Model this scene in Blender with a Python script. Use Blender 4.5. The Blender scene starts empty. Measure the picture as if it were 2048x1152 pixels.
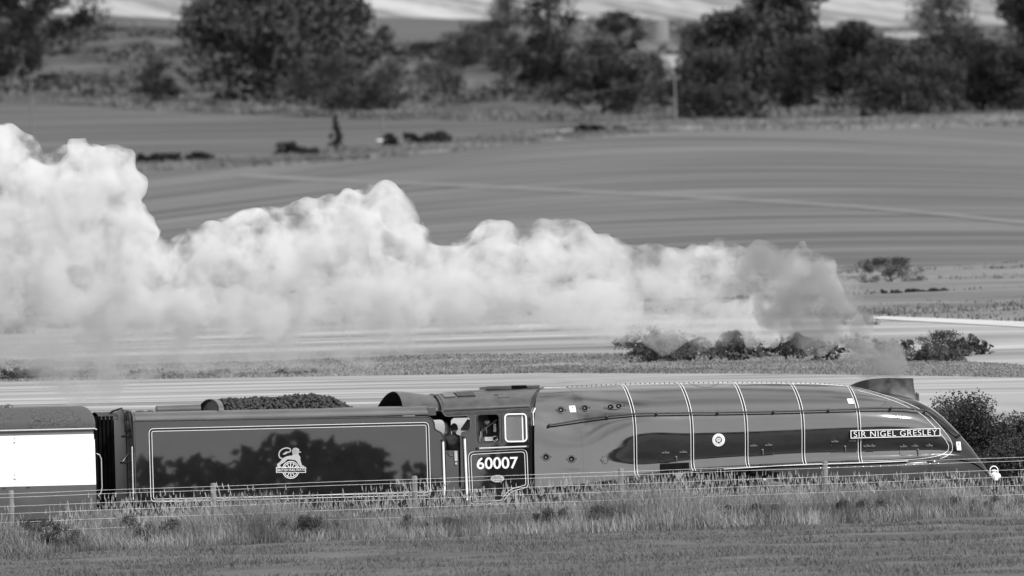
import bpy, bmesh, math, random
import numpy as np
from mathutils import Vector, Matrix, noise
from mathutils.bvhtree import BVHTree
random.seed(7); rng = np.random.default_rng(7)
SC = bpy.context.scene
COL = SC.collection
R = math.radians

# ------------------------------------------------------------------ camera
YAW, EL, ROLL, DIST, PXM = R(13.5), R(1.5), R(1.7), 300.0, 83.0
FPX = PXM * DIST                                   # focal length in pixels of a 2048 px wide frame
ec = EL + math.atan(294 / FPX)
V_D = np.array([math.sin(YAW) * math.cos(ec), math.cos(YAW) * math.cos(ec), math.sin(ec)])
r0 = np.array([math.cos(YAW), -math.sin(YAW), 0.0]); u0 = np.cross(r0, V_D)
V_R = math.cos(ROLL) * r0 - math.sin(ROLL) * u0
V_U = math.sin(ROLL) * r0 + math.cos(ROLL) * u0
def ray(px, py):
    v = V_D * FPX + V_R * (px - 1024) - V_U * (py - 576)
    return v / np.linalg.norm(v)
CAM = np.array([0, -1.37, 2.7]) - ray(1024, 870) * DIST
def W(px, py, y=-1.37):                            # survey helper: point of the photograph on the plane y = const
    v = ray(px, py); return CAM + v * ((y - CAM[1]) / v[1])
cd = bpy.data.cameras.new('camera'); cam = bpy.data.objects.new('camera', cd); COL.objects.link(cam)
M = Matrix.Identity(4)
for i in range(3):
    M[i][0], M[i][1], M[i][2], M[i][3] = V_R[i], V_U[i], -V_D[i], CAM[i]
cam.matrix_world = M
cd.sensor_width = 36.0; cd.lens = 36.0 * FPX / 2048.0
cd.clip_start = 1.0; cd.clip_end = 12000.0
cd.dof.use_dof = True; cd.dof.focus_distance = DIST; cd.dof.aperture_fstop = 2.6
SC.camera = cam

# ------------------------------------------------------------------ sky, sun, exposure
SUN_AZ, SUN_EL = R(40), R(38)                      # azimuth measured from -Y (towards the camera side) to +X
sdir = Vector((math.sin(SUN_AZ) * math.cos(SUN_EL), -math.cos(SUN_AZ) * math.cos(SUN_EL), math.sin(SUN_EL)))
wd = bpy.data.worlds.new('World'); SC.world = wd; wd.use_nodes = True
nt = wd.node_tree; bg = nt.nodes['Background']
sky = nt.nodes.new('ShaderNodeTexSky'); sky.sky_type = 'NISHITA'; sky.sun_disc = False
sky.sun_elevation = SUN_EL; sky.sun_rotation = math.atan2(sdir.x, sdir.y)
sky.air_density = 1.0; sky.dust_density = 1.5
bw = nt.nodes.new('ShaderNodeRGBToBW')             # the photograph is black and white
nt.links.new(sky.outputs[0], bw.inputs[0])
# broken cloud over the whole dome
wtc = nt.nodes.new('ShaderNodeTexCoord'); wmp = nt.nodes.new('ShaderNodeMapping'); wmp.inputs['Scale'].default_value = (1, 1, 2.5); nt.links.new(wtc.outputs['Generated'], wmp.inputs[0])
wn = nt.nodes.new('ShaderNodeTexNoise'); wn.inputs['Scale'].default_value = 2.4; wn.inputs['Detail'].default_value = 7; nt.links.new(wmp.outputs[0], wn.inputs[0])
wr_ = nt.nodes.new('ShaderNodeMapRange'); wr_.inputs[1].default_value = 0.36; wr_.inputs[2].default_value = 0.58; nt.links.new(wn.outputs[0], wr_.inputs[0])
wmx = nt.nodes.new('ShaderNodeMix'); wmx.data_type = 'FLOAT'; wmx.inputs[3].default_value = 8.0
nt.links.new(wr_.outputs[0], wmx.inputs[0]); nt.links.new(bw.outputs[0], wmx.inputs[2]); nt.links.new(wmx.outputs[0], bg.inputs[0]); bg.inputs[1].default_value = 0.15
sl = bpy.data.lights.new('sun', 'SUN'); sl.energy = 2.7; sl.angle = R(0.6)
so = bpy.data.objects.new('sun', sl); COL.objects.link(so)
so.rotation_euler = sdir.to_track_quat('Z', 'Y').to_euler()
SC.view_settings.view_transform = 'Standard'; SC.view_settings.look = 'None'
SC.view_settings.gamma = 1.0; SC.view_settings.exposure = 0.42; SC.view_settings.use_curve_mapping = False
SC.render.engine = 'CYCLES'
SC.cycles.max_bounces = 12; SC.cycles.volume_bounces = 10; SC.cycles.diffuse_bounces = 3; SC.cycles.glossy_bounces = 3
SC.cycles.transparent_max_bounces = 12
SC.cycles.use_denoising = True; SC.cycles.use_adaptive_sampling = True

# ------------------------------------------------------------------ materials (all grey: black and white photograph)
def nmat(name):
    m = bpy.data.materials.new(name); m.use_nodes = True
    return m, m.node_tree.nodes, m.node_tree.links, m.node_tree.nodes['Principled BSDF']
def g3(v): return (v, v, v, 1)
def mat(name, lo, hi=None, rough=0.5, metal=0.0, spec=0.5, ior=1.5, scale=8.0, stretch=(1, 1, 1), bump=0.0, bscale=None, detail=4,
        pos=(0.35, 0.65), coat=0.0, rotz=0.0, rvar=0.0):
    m, N, L, b = nmat(name)
    b.inputs['Base Color'].default_value = g3(lo); b.inputs['Roughness'].default_value = rough
    b.inputs['Metallic'].default_value = metal; b.inputs['Specular IOR Level'].default_value = spec; b.inputs['IOR'].default_value = ior
    b.inputs['Coat Weight'].default_value = coat; b.inputs['Coat Roughness'].default_value = 0.03
    if hi is not None or bump:
        tc = N.new('ShaderNodeTexCoord'); mp = N.new('ShaderNodeMapping'); mp.inputs['Scale'].default_value = stretch
        mp.inputs['Rotation'].default_value = (0, 0, rotz)
        L.new(tc.outputs['Object'], mp.inputs[0])
        n = N.new('ShaderNodeTexNoise'); n.inputs['Scale'].default_value = scale; n.inputs['Detail'].default_value = detail
        L.new(mp.outputs[0], n.inputs[0])
        if hi is not None:
            mr = N.new('ShaderNodeMapRange'); mr.inputs[1].default_value = pos[0]; mr.inputs[2].default_value = pos[1]
            mr.inputs[3].default_value = lo; mr.inputs[4].default_value = hi
            L.new(n.outputs[0], mr.inputs[0]); L.new(mr.outputs[0], b.inputs['Base Color'])
        if rvar:
            m2 = N.new('ShaderNodeMapRange'); m2.inputs[1].default_value = 0.35; m2.inputs[2].default_value = 0.65
            m2.inputs[3].default_value = rough; m2.inputs[4].default_value = rough + rvar
            L.new(n.outputs[0], m2.inputs[0]); L.new(m2.outputs[0], b.inputs['Roughness'])
        if bump:
            bn = n
            if bscale:
                bn = N.new('ShaderNodeTexNoise'); bn.inputs['Scale'].default_value = bscale; bn.inputs['Detail'].default_value = 6
                L.new(mp.outputs[0], bn.inputs[0])
            bp = N.new('ShaderNodeBump'); bp.inputs['Strength'].default_value = 1.0; bp.inputs['Distance'].default_value = bump
            L.new(bn.outputs[0], bp.inputs['Height']); L.new(bp.outputs[0], b.inputs['Normal'])
    return m
def field_mat(name, lo, hi, sx, sy, lo2=None, hi2=None, sx2=None, sy2=None, tilt=0.0, curve=0.0, a0=0.0, pos=(0.3, 0.7), detail=3):
    """crop rows / swaths, in metres: noise stretched along rows that lie across the view, tilted or bowed over the ground"""
    m, N, L, b = nmat(name)
    b.inputs['Roughness'].default_value = 1.0; b.inputs['Specular IOR Level'].default_value = 0.05
    tc = N.new('ShaderNodeTexCoord'); mp = N.new('ShaderNodeMapping'); mp.inputs['Rotation'].default_value = (0, 0, YAW)
    L.new(tc.outputs['Object'], mp.inputs[0]); sp = N.new('ShaderNodeSeparateXYZ'); L.new(mp.outputs[0], sp.inputs[0])
    def math_(op, a, c):
        n = N.new('ShaderNodeMath'); n.operation = op
        for i, v in enumerate((a, c)):
            if isinstance(v, (int, float)): n.inputs[i].default_value = v
            else: L.new(v, n.inputs[i])
        return n.outputs[0]
    ax = math_('SUBTRACT', sp.outputs[0], a0)
    q = math_('ADD', sp.outputs[1], math_('ADD', math_('MULTIPLY', ax, tilt), math_('MULTIPLY', math_('MULTIPLY', ax, ax), curve)))
    def nz(fx, fy, det):
        cb = N.new('ShaderNodeCombineXYZ'); L.new(math_('MULTIPLY', sp.outputs[0], 1 / fx), cb.inputs[0]); L.new(math_('MULTIPLY', q, 1 / fy), cb.inputs[1])
        n = N.new('ShaderNodeTexNoise'); n.inputs['Scale'].default_value = 1.0; n.inputs['Detail'].default_value = det; n.inputs['Distortion'].default_value = 0.25
        L.new(cb.outputs[0], n.inputs[0]); return n
    n1 = nz(sx, sy, detail)
    mr = N.new('ShaderNodeMapRange'); mr.inputs[1].default_value = pos[0]; mr.inputs[2].default_value = pos[1]
    mr.inputs[3].default_value = lo; mr.inputs[4].default_value = hi
    L.new(n1.outputs[0], mr.inputs[0]); out = mr.outputs[0]
    if sx2:
        n2 = nz(sx2, sy2, 2)
        m2 = N.new('ShaderNodeMapRange'); m2.inputs[1].default_value = 0.3; m2.inputs[2].default_value = 0.7
        m2.inputs[3].default_value = lo2; m2.inputs[4].default_value = hi2
        L.new(n2.outputs[0], m2.inputs[0]); out = math_('MULTIPLY', out, m2.outputs[0])
    L.new(out, b.inputs['Base Color'])
    return m
MT = {}
MT['paint'] = mat('locomotive_paint', 0.015, 0.022, 0.035, ior=2.15, scale=3.0, stretch=(.7, 1, 1.5), bump=0.0009, bscale=1.3, rvar=0.08)
MT['black'] = mat('black_gloss_paint', 0.004, 0.007, 0.07, ior=1.5, scale=3.0, bump=0.0008, bscale=1.8, rvar=0.06)
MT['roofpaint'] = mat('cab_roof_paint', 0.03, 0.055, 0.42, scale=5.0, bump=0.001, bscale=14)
MT['rolltop'] = mat('sky_lightened_paint', 0.05, 0.085, 0.38, scale=2.0, stretch=(.4, 1, 1), bump=0.001, bscale=10)  # base colour lightened to stand in for sky reflected by the roll top
MT['soot'] = mat('sooty_black', 0.005, 0.05, 0.45, spec=0.4, scale=3.2, bump=0.003, pos=(.42, .62))
MT['hinge'] = mat('dull_hinge_metal', 0.07, 0.13, 0.45, scale=20)
MT['paint_flat'] = mat('tender_paint', 0.010, 0.014, 0.012, ior=1.68, scale=3.0, bump=0.00004, bscale=1.0)
MT['dark'] = mat('dark_iron', 0.012, 0.03, 0.6, scale=9.0)
MT['frame'] = mat('under_frame_black', 0.01, 0.025, 0.6, scale=6.0)
MT['line'] = mat('lining_paint', 0.72, 0.78, 0.4, scale=4.0)
MT['white'] = mat('white_paint', 0.8, 0.84, 0.45, scale=1.2)
MT['lion'] = mat('emblem_grey', 0.36, 0.42, 0.4, scale=20)
MT['steel'] = mat('polished_steel', 0.75, 0.85, 0.22, metal=1.0, scale=12)
MT['brass'] = mat('worn_brass', 0.5, 0.7, 0.3, metal=1.0, scale=15)
MT['plate'] = mat('builders_plate_metal', 0.45, 0.7, 0.4, metal=0.6, scale=30)
MT['coal'] = mat('coal', 0.012, 0.035, 0.5, spec=0.3, scale=9.0, bump=0.01, bscale=20)
MT['coachgrey'] = mat('coach_lower_paint', 0.055, 0.075, 0.3, scale=1.5)
MT['coachband'] = mat('coach_band_paint', 0.10, 0.13, 0.4, scale=1.5)
MT['cloth'] = mat('dark_jacket_cloth', 0.018, 0.045, 0.9, spec=0.2, scale=9.0, bump=0.01, bscale=14)
MT['skin'] = mat('skin', 0.28, 0.34, 0.6, scale=10)
MT['hair'] = mat('dark_cap', 0.008, 0.014, 0.8, scale=20)
MT['rubber'] = mat('rubber_and_hole_black', 0.003, 0.006, 0.8, spec=0.05, scale=5)  # rubber; also painted in for the dark of holes and openings
MT['ballast'] = mat('ballast', 0.10, 0.28, 0.95, spec=0.1, scale=14, bump=0.05)
MT['sleeper'] = mat('sleeper_concrete', 0.2, 0.3, 0.9, scale=8)
MT['post'] = mat('weathered_post', 0.13, 0.22, 0.9, spec=0.1, scale=6.0, stretch=(6, 6, 1), bump=0.004)
MT['wire'] = mat('galvanised_wire', 0.62, 0.72, 0.45, metal=0.3, scale=5)
MT['bark'] = mat('bark', 0.04, 0.09, 0.95, spec=0.1, scale=2.0, bump=0.03)
def leafmat(n, lo, hi, sc=0.35): return mat(n, lo, hi, 0.7, spec=0.15, scale=sc, detail=6)
MT['leaf'] = leafmat('leaves', 0.025, 0.08); MT['leaf_dark'] = leafmat('dark_leaves', 0.010, 0.038)
MT['leaf_pale'] = leafmat('pale_leaves', 0.09, 0.2); MT['leaf_mid'] = leafmat('hedge_leaves', 0.022, 0.07, 0.8)
MT['grass'] = leafmat('tall_grass', 0.12, 0.33, 0.9); MT['grass_dark'] = leafmat('weeds', 0.05, 0.11, 1.5)
MT['tuft'] = leafmat('rough_tufts', 0.08, 0.16, 0.05)
MT['tuft_pale'] = leafmat('verge_tufts', 0.13, 0.24, 0.15); MT['pole'] = mat('pole_timber', 0.10, 0.15, 0.9, scale=3.0)
MT['short'] = leafmat('mown_grass', 0.075, 0.125, 0.5)
MT['verge'] = mat('verge_soil_grass', 0.09, 0.2, 1.0, spec=0.05, scale=0.25, detail=8)
MT['house'] = mat('house_render', 0.15, 0.2, 0.9, scale=1.0); MT['slate'] = mat('roof_slate', 0.16, 0.24, 0.7, scale=2.0)
MT['palroof'] = mat('pale_sheet_roof', 0.17, 0.22, 0.5, scale=2.0)
MT['window'] = mat('window_glass', 0.02, None, 0.08)

# ------------------------------------------------------------------ mesh helpers
class MB:
    def __init__(s): s.v = []; s.f = []
    def add(s, v, f):
        n = len(s.v); s.v += [tuple(map(float, p)) for p in v]; s.f += [tuple(i + n for i in q) for q in f]; return s
    def box(s, x0, x1, y0, y1, z0, z1):
        return s.add([(x0, y0, z0), (x1, y0, z0), (x1, y1, z0), (x0, y1, z0), (x0, y0, z1), (x1, y0, z1), (x1, y1, z1), (x0, y1, z1)],
                     [(0, 3, 2, 1), (4, 5, 6, 7), (0, 1, 5, 4), (1, 2, 6, 5), (2, 3, 7, 6), (3, 0, 4, 7)])
    def tube(s, pts, r, n=8, closed=False):
        pts = [Vector(p) for p in pts]; rr = r if isinstance(r, (list, tuple)) else [r] * len(pts); v = []; f = []; k = len(pts)
        up = None
        for i, p in enumerate(pts):
            a = pts[(i - 1) % k] if (closed or i) else p; b = pts[(i + 1) % k] if (closed or i < k - 1) else p
            t = (b - a).normalized()
            if up is None: up = Vector((0, 0, 1)) if abs(t.z) < 0.9 else Vector((0, 1, 0))
            e1 = up - t * up.dot(t)
            if e1.length < 1e-4: e1 = Vector((1, 0, 0)) - t * t.x
            e1.normalize(); up = e1; e2 = t.cross(e1)
            v += [p + (e1 * math.cos(2 * math.pi * j / n) + e2 * math.sin(2 * math.pi * j / n)) * rr[i] for j in range(n)]
        for i in range(k if closed else k - 1):
            a, b = i * n, ((i + 1) % k) * n
            f += [(a + j, a + (j + 1) % n, b + (j + 1) % n, b + j) for j in range(n)]
        if not closed: f += [tuple(range(n - 1, -1, -1)), tuple(range((k - 1) * n, k * n))]
        return s.add(v, f)
    def lathe(s, c, axis, prof, n=20):
        """prof: list of (distance along axis, radius)"""
        c = Vector(c); ax = Vector(axis).normalized(); e1 = ax.orthogonal().normalized(); e2 = ax.cross(e1); v = []; f = []
        for d, r in prof: v += [c + ax * d + (e1 * math.cos(2 * math.pi * j / n) + e2 * math.sin(2 * math.pi * j / n)) * max(r, 1e-4) for j in range(n)]
        for i in range(len(prof) - 1):
            f += [(i * n + j, i * n + (j + 1) % n, (i + 1) * n + (j + 1) % n, (i + 1) * n + j) for j in range(n)]
        f += [tuple(range(n - 1, -1, -1)), tuple(range((len(prof) - 1) * n, len(prof) * n))]
        return s.add(v, f)
    def grid(s, rows, close=False):
        n = len(rows[0]); v = [p for r in rows for p in r]; f = []
        for i in range(len(rows) - 1):
            f += [(i * n + j, i * n + j + 1, (i + 1) * n + j + 1, (i + 1) * n + j) for j in range(n - 1)]
        return s.add(v, f)
    def shell(s, rows, th):
        """grid with thickness: rows offset along approximate normals"""
        P = np.array([[tuple(p) for p in r] for r in rows], float)
        du = np.gradient(P, axis=0); dv = np.gradient(P, axis=1); nn = np.cross(du, dv); nn /= np.linalg.norm(nn, axis=2, keepdims=True) + 1e-9
        Q = P + nn * th; a, b = P.shape[:2]
        v = list(P.reshape(-1, 3)) + list(Q.reshape(-1, 3)); o = a * b; f = []
        for i in range(a - 1):
            for j in range(b - 1):
                q = (i * b + j, i * b + j + 1, (i + 1) * b + j + 1, (i + 1) * b + j); f += [q, tuple(o + k for k in reversed(q))]
        rim = [(0, j) for j in range(b)] + [(i, b - 1) for i in range(1, a)] + [(a - 1, j) for j in range(b - 2, -1, -1)] + [(i, 0) for i in range(a - 2, 0, -1)]
        for k in range(len(rim)):
            p = rim[k][0] * b + rim[k][1]; q = rim[(k + 1) % len(rim)]; q = q[0] * b + q[1]; f.append((q, p, p + o, q + o))
        return s.add(v, f)
def mkmesh(name, v, f):
    me = bpy.data.meshes.new(name); me.from_pydata([tuple(map(float, p)) for p in v], [], [tuple(map(int, q)) for q in f]); me.update(); return me
def put(name, me, m, parent=None, smooth=None, kind=None, label=None, cat=None, group=None):
    o = bpy.data.objects.new(name, me); COL.objects.link(o)
    if m is not None and len(me.materials) == 0: me.materials.append(m)
    if smooth:
        me.shade_smooth(); me.set_sharp_from_angle(angle=R(smooth))
    if parent is not None:
        o.parent = parent; o.matrix_parent_inverse = Matrix.Translation(-Vector(parent.get('_loc', (0, 0, 0))))
    tag(o, label, cat, group, kind); return o
def tag(o, label=None, cat=None, group=None, kind=None):
    if label: o['label'] = label
    if cat: o['category'] = cat
    if group: o['group'] = group
    if kind: o['kind'] = kind
    return o
def ob(name, mb, m, parent=None, smooth=35, **k):
    return put(name, mkmesh(name, mb.v, mb.f), m, parent, smooth, **k)
def root(name, loc, label, cat, group=None):
    o = bpy.data.objects.new(name, None); COL.objects.link(o); o.location = loc; o.empty_display_size = 0.3
    o['_loc'] = tuple(map(float, loc)); return tag(o, label, cat, group)
def curve_mesh(splines, extrude=0.0, name='sheet'):
    """2D filled outline with holes -> mesh in local XY (z = thickness)"""
    c = bpy.data.curves.new(name, 'CURVE'); c.dimensions = '2D'; c.fill_mode = 'BOTH'; c.extrude = extrude
    for sp in splines:
        s = c.splines.new('POLY'); s.points.add(len(sp) - 1); s.use_cyclic_u = True
        for p, q in zip(s.points, sp): p.co = (q[0], q[1], 0, 1)
    o = bpy.data.objects.new(name, c); COL.objects.link(o)
    dg = bpy.context.evaluated_depsgraph_get(); me = bpy.data.meshes.new_from_object(o.evaluated_get(dg))
    bpy.data.objects.remove(o); bpy.data.curves.remove(c); return me
def xz_plate(splines, y, th=0.006, name='sheet'):
    """outline given in world (x, z), laid on the plane y (front face at y - th)"""
    me = curve_mesh(splines, th / 2, name)
    for v in me.vertices: v.co = Vector((v.co.x, y - th / 2 - v.co.z, v.co.y))
    me.update(); return me
def text_mesh(body, bold=0.0, spacing=1.0):
    c = bpy.data.curves.new('text', 'FONT'); c.body = body; c.size = 1.0; c.extrude = 0.02; c.offset = bold; c.space_character = spacing
    o = bpy.data.objects.new('text', c); COL.objects.link(o)
    dg = bpy.context.evaluated_depsgraph_get(); me = bpy.data.meshes.new_from_object(o.evaluated_get(dg))
    bpy.data.objects.remove(o); bpy.data.curves.remove(c)
    me.materials.clear(); return me
def fit_text(body, o, ex, ez, width, height, bold=0.0, spacing=1.0, th=0.006):
    """lettering with its lower left at o, along ex, up ez"""
    me = text_mesh(body, bold, spacing); P = np.array([v.co[:] for v in me.vertices]); lo, hi = P.min(0), P.max(0)
    o, ex, ez = np.array(o), np.array(ex), np.array(ez); nrm = np.cross(ex, ez)
    for v, p in zip(me.vertices, P):
        v.co = Vector(o + ex * (p[0] - lo[0]) / (hi[0] - lo[0]) * width + ez * (p[1] - lo[1]) / (hi[1] - lo[1]) * height + nrm * (p[2] - lo[2]) / (hi[2] - lo[2]) * th)
    me.update(); return me
def rrect(x0, x1, z0, z1, r, n=6):
    p = []
    for cx, cz, a0 in ((x1 - r, z1 - r, 0), (x0 + r, z1 - r, 90), (x0 + r, z0 + r, 180), (x1 - r, z0 + r, 270)):
        p += [(cx + r * math.cos(R(a0 + 90 * k / n)), cz + r * math.sin(R(a0 + 90 * k / n))) for k in range(n + 1)]
    return p
def round_poly(pts, r, n=5):
    out = []; k = len(pts)
    for i in range(k):
        a, b, c = (np.array(pts[(i + d) % k], float) for d in (-1, 0, 1))
        rr = r[i] if isinstance(r, (list, tuple)) else r
        if rr <= 0: out.append(tuple(b)); continue
        u, w = (a - b), (c - b); lu, lw = np.linalg.norm(u), np.linalg.norm(w); d = min(rr, lu * 0.45, lw * 0.45)
        p, q = b + u / lu * d, b + w / lw * d
        out += [tuple((1 - t) ** 2 * p + 2 * t * (1 - t) * b + t * t * q) for t in np.linspace(0, 1, n + 1)]
    return out
def inset(poly, d):
    """offset a closed polygon inwards (counter-clockwise or clockwise)"""
    P = np.array(poly); k = len(P); ar = 0.5 * np.sum(P[:, 0] * np.roll(P[:, 1], -1) - np.roll(P[:, 0], -1) * P[:, 1]); s = 1 if ar > 0 else -1
    out = []
    for i in range(k):
        t = P[(i + 1) % k] - P[(i - 1) % k]; t = t / (np.linalg.norm(t) + 1e-9); n = np.array([-t[1], t[0]]) * s; out.append(tuple(P[i] + n * d))
    return out
def ring_plate(poly, w, y, th): return xz_plate([poly, inset(poly, w)], y, th)
def px2(pts, y=-1.37): return [(lambda p: (p[0], p[2]))(W(a, b, y)) for a, b in pts]
def smoothstep(a, b, x):
    t = np.clip((x - a) / (b - a), 0, 1); return t * t * (3 - 2 * t)

# ------------------------------------------------------------------ terrain
rows_L = [(812, 316), (750, 350), (705, 380), (630, 450), (540, 600), (430, 870), (330, 1200), (250, 1470), (215, 1620), (120, 1950), (45, 2230), (0, 2400)]
QQ, HZ = [], []
for r_, L_ in rows_L:
    el = ec - math.atan((r_ - 576) / FPX); QQ.append((L_ - DIST) / math.cos(YAW)); HZ.append(CAM[2] + L_ * math.tan(el))
QQ.append(QQ[-1] + 2500); HZ.append(HZ[-1] + 2500 * 0.085)
QQ = [5.5, 12.0] + QQ; HZ = [-0.25, 2.2] + HZ
def h(x, y):
    x = np.asarray(x, float); y = np.asarray(y, float)
    qq = y + smoothstep(12, 120, y) * x * math.tan(YAW)
    z = np.interp(qq, QQ, HZ)
    front = np.interp(y, [-2600, -420, -300, -60, -10.5, -7.0, -4.2, 5.5], [60, -8.0, -6.9, -1.75, 0.12, 0.12, -0.25, -0.25])
    front = front + 0.0115 * np.clip(x, -40, 40) * smoothstep(-4.2, -8, y)
    return np.where(y < 5.5, front, z)
def G(px, py):                                     # survey helper: point of the photograph on the terrain beyond the track
    v = ray(px, py); p = CAM + v * _TS
    k = int(np.argmax(p[:, 2] < h(p[:, 0], p[:, 1])))
    if k == 0: return CAM + v * 6000
    t = _TS[k - 1, 0] + (_TS[k, 0] - _TS[k - 1, 0]) * np.linspace(0, 1, 65)[:, None]; p = CAM + v * t
    k = int(np.argmax(p[:, 2] < h(p[:, 0], p[:, 1]))); return p[max(k, 1)]
_TS = (305.0 * 1.006 ** np.arange(500))[:, None]
def np_mesh(name, V, F):
    me = bpy.data.meshes.new(name); V = np.asarray(V, np.float32); F = np.asarray(F, np.int32); k = F.shape[1]
    me.vertices.add(len(V)); me.vertices.foreach_set('co', V.ravel())
    me.loops.add(F.size); me.loops.foreach_set('vertex_index', F.ravel())
    me.polygons.add(len(F)); me.polygons.foreach_set('loop_start', np.arange(0, F.size, k, dtype=np.int32))
    try: me.polygons.foreach_set('loop_total', np.full(len(F), k, np.int32))
    except Exception: pass
    me.update(calc_edges=True); me.validate(); return me
def grid_idx(a, b):
    i, j = np.meshgrid(np.arange(a - 1), np.arange(b - 1), indexing='ij'); q = (i * b + j).ravel()
    return np.stack([q, q + 1, q + b + 1, q + b], 1)
def sheet(name, xs, ys, m, dz=0.0, kind='structure'):
    X, Y = np.meshgrid(xs, ys, indexing='ij'); Z = h(X, Y) + dz
    me = np_mesh(name, np.stack([X, Y, Z], 2).reshape(-1, 3), grid_idx(len(xs), len(ys)))
    return put(name, me, m, None, 60, kind=kind)
vnoise = None
def fnoise(x, y, seed=0):                          # cheap smooth value noise
    global vnoise
    if vnoise is None: vnoise = np.random.default_rng(3).random((256, 256))
    x = np.asarray(x) + seed * 17.3; y = np.asarray(y) + seed * 9.1
    i = np.floor(x).astype(int); j = np.floor(y).astype(int); u = x - i; w = y - j; u = u * u * (3 - 2 * u); w = w * w * (3 - 2 * w)
    a = vnoise[i % 256, j % 256]; b = vnoise[(i + 1) % 256, j % 256]; c = vnoise[i % 256, (j + 1) % 256]; d = vnoise[(i + 1) % 256, (j + 1) % 256]
    return (a * (1 - u) + b * u) * (1 - w) + (c * (1 - u) + d * u) * w
# base ground: one sheet to the horizon
gx = np.concatenate([np.linspace(-4000, -200, 24), np.linspace(-180, 320, 51), np.linspace(360, 4000, 24)])
gy = np.concatenate([np.linspace(-2600, -70, 40), [-60, -45, -30, -20, -14, -10.5, -8.7, -7, -5.6, -4.2, 0, 4.2, 5.5], np.linspace(7, 60, 28), np.linspace(65, 2500, 120), [3500, 4600]])
gnd = sheet('ground', gx, gy, MT['verge'], -0.02)
for v in gnd.data.vertices:
    if v.co.y > 8: v.co.z -= min(.45, (v.co.y - 8) * .02)
# front pasture, mown
mfront = field_mat('pasture', 0.07, 0.11, 2.2, 0.8, 0.75, 1.25, 12, 4)
fx = np.linspace(-60, 60, 241); fy = np.linspace(-75, -9.6, 150)
X, Y = np.meshgrid(fx, fy, indexing='ij')
Z = h(X, Y) + 0.03 + (fnoise(X * .5, Y * .5) - .5) * 0.10 + (fnoise(X * 1.7, Y * 1.7, 1) - .5) * 0.05
put('pasture', np_mesh('pasture', np.stack([X, Y, Z], 2).reshape(-1, 3), grid_idx(241, 150)), mfront, None, 60, kind='structure')

def band(name, lower, upper, m, dz, nu=260, nv=40, relief=0.0, fx_=60.0, fy_=8.0, px0=-1100, px1=3100):
    """a strip of hillside between two surveyed boundary lines; each is a list of (column, row)"""
    us = np.linspace(px0, px1, nu); lx, ly = zip(*lower); ux, uy = zip(*upper)
    def ext(xx, yy):
        return np.interp(us, xx, yy)
    A, B = ext(lx, ly), ext(ux, uy)
    lo = np.array([G(u, a) for u, a in zip(us, A)]); hi = np.array([G(u, b) for u, b in zip(us, B)])
    t = np.linspace(0, 1, nv)[None, :, None]
    P = lo[:, None, :] * (1 - t) + hi[:, None, :] * t
    q = P[:, :, 1] * math.cos(YAW) + P[:, :, 0] * math.sin(YAW); a_ = P[:, :, 0] * math.cos(YAW) - P[:, :, 1] * math.sin(YAW)
    P[:, :, 2] = h(P[:, :, 0], P[:, :, 1]) + dz
    if relief: P[:, :, 2] += (fnoise(a_ / fx_, q / fy_, len(name) % 7) - 0.35) * relief * np.sqrt(np.sin(math.pi * np.linspace(0, 1, nv)))[None, :]
    return put(name, np_mesh(name, P.reshape(-1, 3), grid_idx(nu, nv)), m, None, 60, kind='structure')
straight = lambda r, k=0.0: [(-1100, r + k * 1100), (3100, r - k * 3100)]
near_lo = [(-1100, 925), (0, 905), (1024, 890), (2048, 890), (3100, 900)]
near_hi = [(-1100, 775), (0, 766), (500, 757), (1100, 748), (1600, 750), (2048, 757), (3100, 770)]
verge_hi = [(-1100, 735), (0, 722), (250, 733), (500, 728), (900, 712), (1250, 712), (1700, 715), (2048, 735), (3100, 745)]
stub_hi = [(-1100, 690), (0, 662), (500, 655), (700, 655), (1000, 640), (1250, 628), (1500, 640), (1740, 640), (2048, 657), (3100, 690)]
path_hi = [(-1100, 684), (0, 657), (500, 650), (1000, 635), (1250, 623), (1500, 634), (1740, 634), (1900, 640), (2048, 646), (3100, 676)]
mid_hi = [(-1100, 600), (0, 560), (900, 548), (1500, 540), (1680, 545), (1760, 540), (1900, 535), (2048, 528), (3100, 510)]
crop_hi = [(-1100, 362), (0, 352), (270, 343), (550, 332), (800, 314), (1050, 288), (1350, 262), (1700, 259), (2048, 252), (3100, 245)]
hedge_hi = [(-1100, 340), (0, 334), (270, 328), (550, 316), (780, 290), (1000, 272), (1250, 243), (1500, 240), (1800, 232), (2048, 225), (3100, 215)]
upf_hi = [(-1100, 180), (0, 204), (100, 208), (300, 222), (700, 238), (1000, 244), (1150, 246), (1250, 240.5), (1500, 237.5), (1800, 229.5), (2048, 222.5), (3100, 212)]
scrub_hi = [(-1100, 20), (0, 30), (200, 42), (380, 60), (560, 70), (730, 88), (980, 84), (1150, 60), (1300, 45), (1650, 65), (1850, 62), (2048, 60), (3100, 60)]
grey_hi = [(-1100, 10), (0, 20), (380, 40), (700, 34), (1000, 40), (1200, 38), (1300, 36), (1650, 55), (2048, 50), (3100, 50)]
top_hi = [(-1100, -160), (3100, -160)]
ROT = -YAW
m_stub = field_mat('stubble', 0.12, 0.36, 22, 1.5, 0.78, 1.1, 60, 5)
m_stub2 = field_mat('far_stubble', 0.13, 0.38, 40, 6, 0.7, 1.1, 130, 16)
m_crop = field_mat('young_crop', 0.058, 0.15, 45, 10, 0.82, 1.12, 110, 70, curve=0.11, a0=14.0)
m_up = field_mat('upper_crop', 0.05, 0.125, 80, 18, 0.85, 1.1, 160, 70, tilt=0.6)
m_rough = field_mat('rough_grass', 0.03, 0.10, 9, 14, 0.7, 1.2, 40, 50)
m_margin = field_mat('margin_grass', 0.09, 0.21, 9, 14, 0.8, 1.15, 40, 50)
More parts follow.
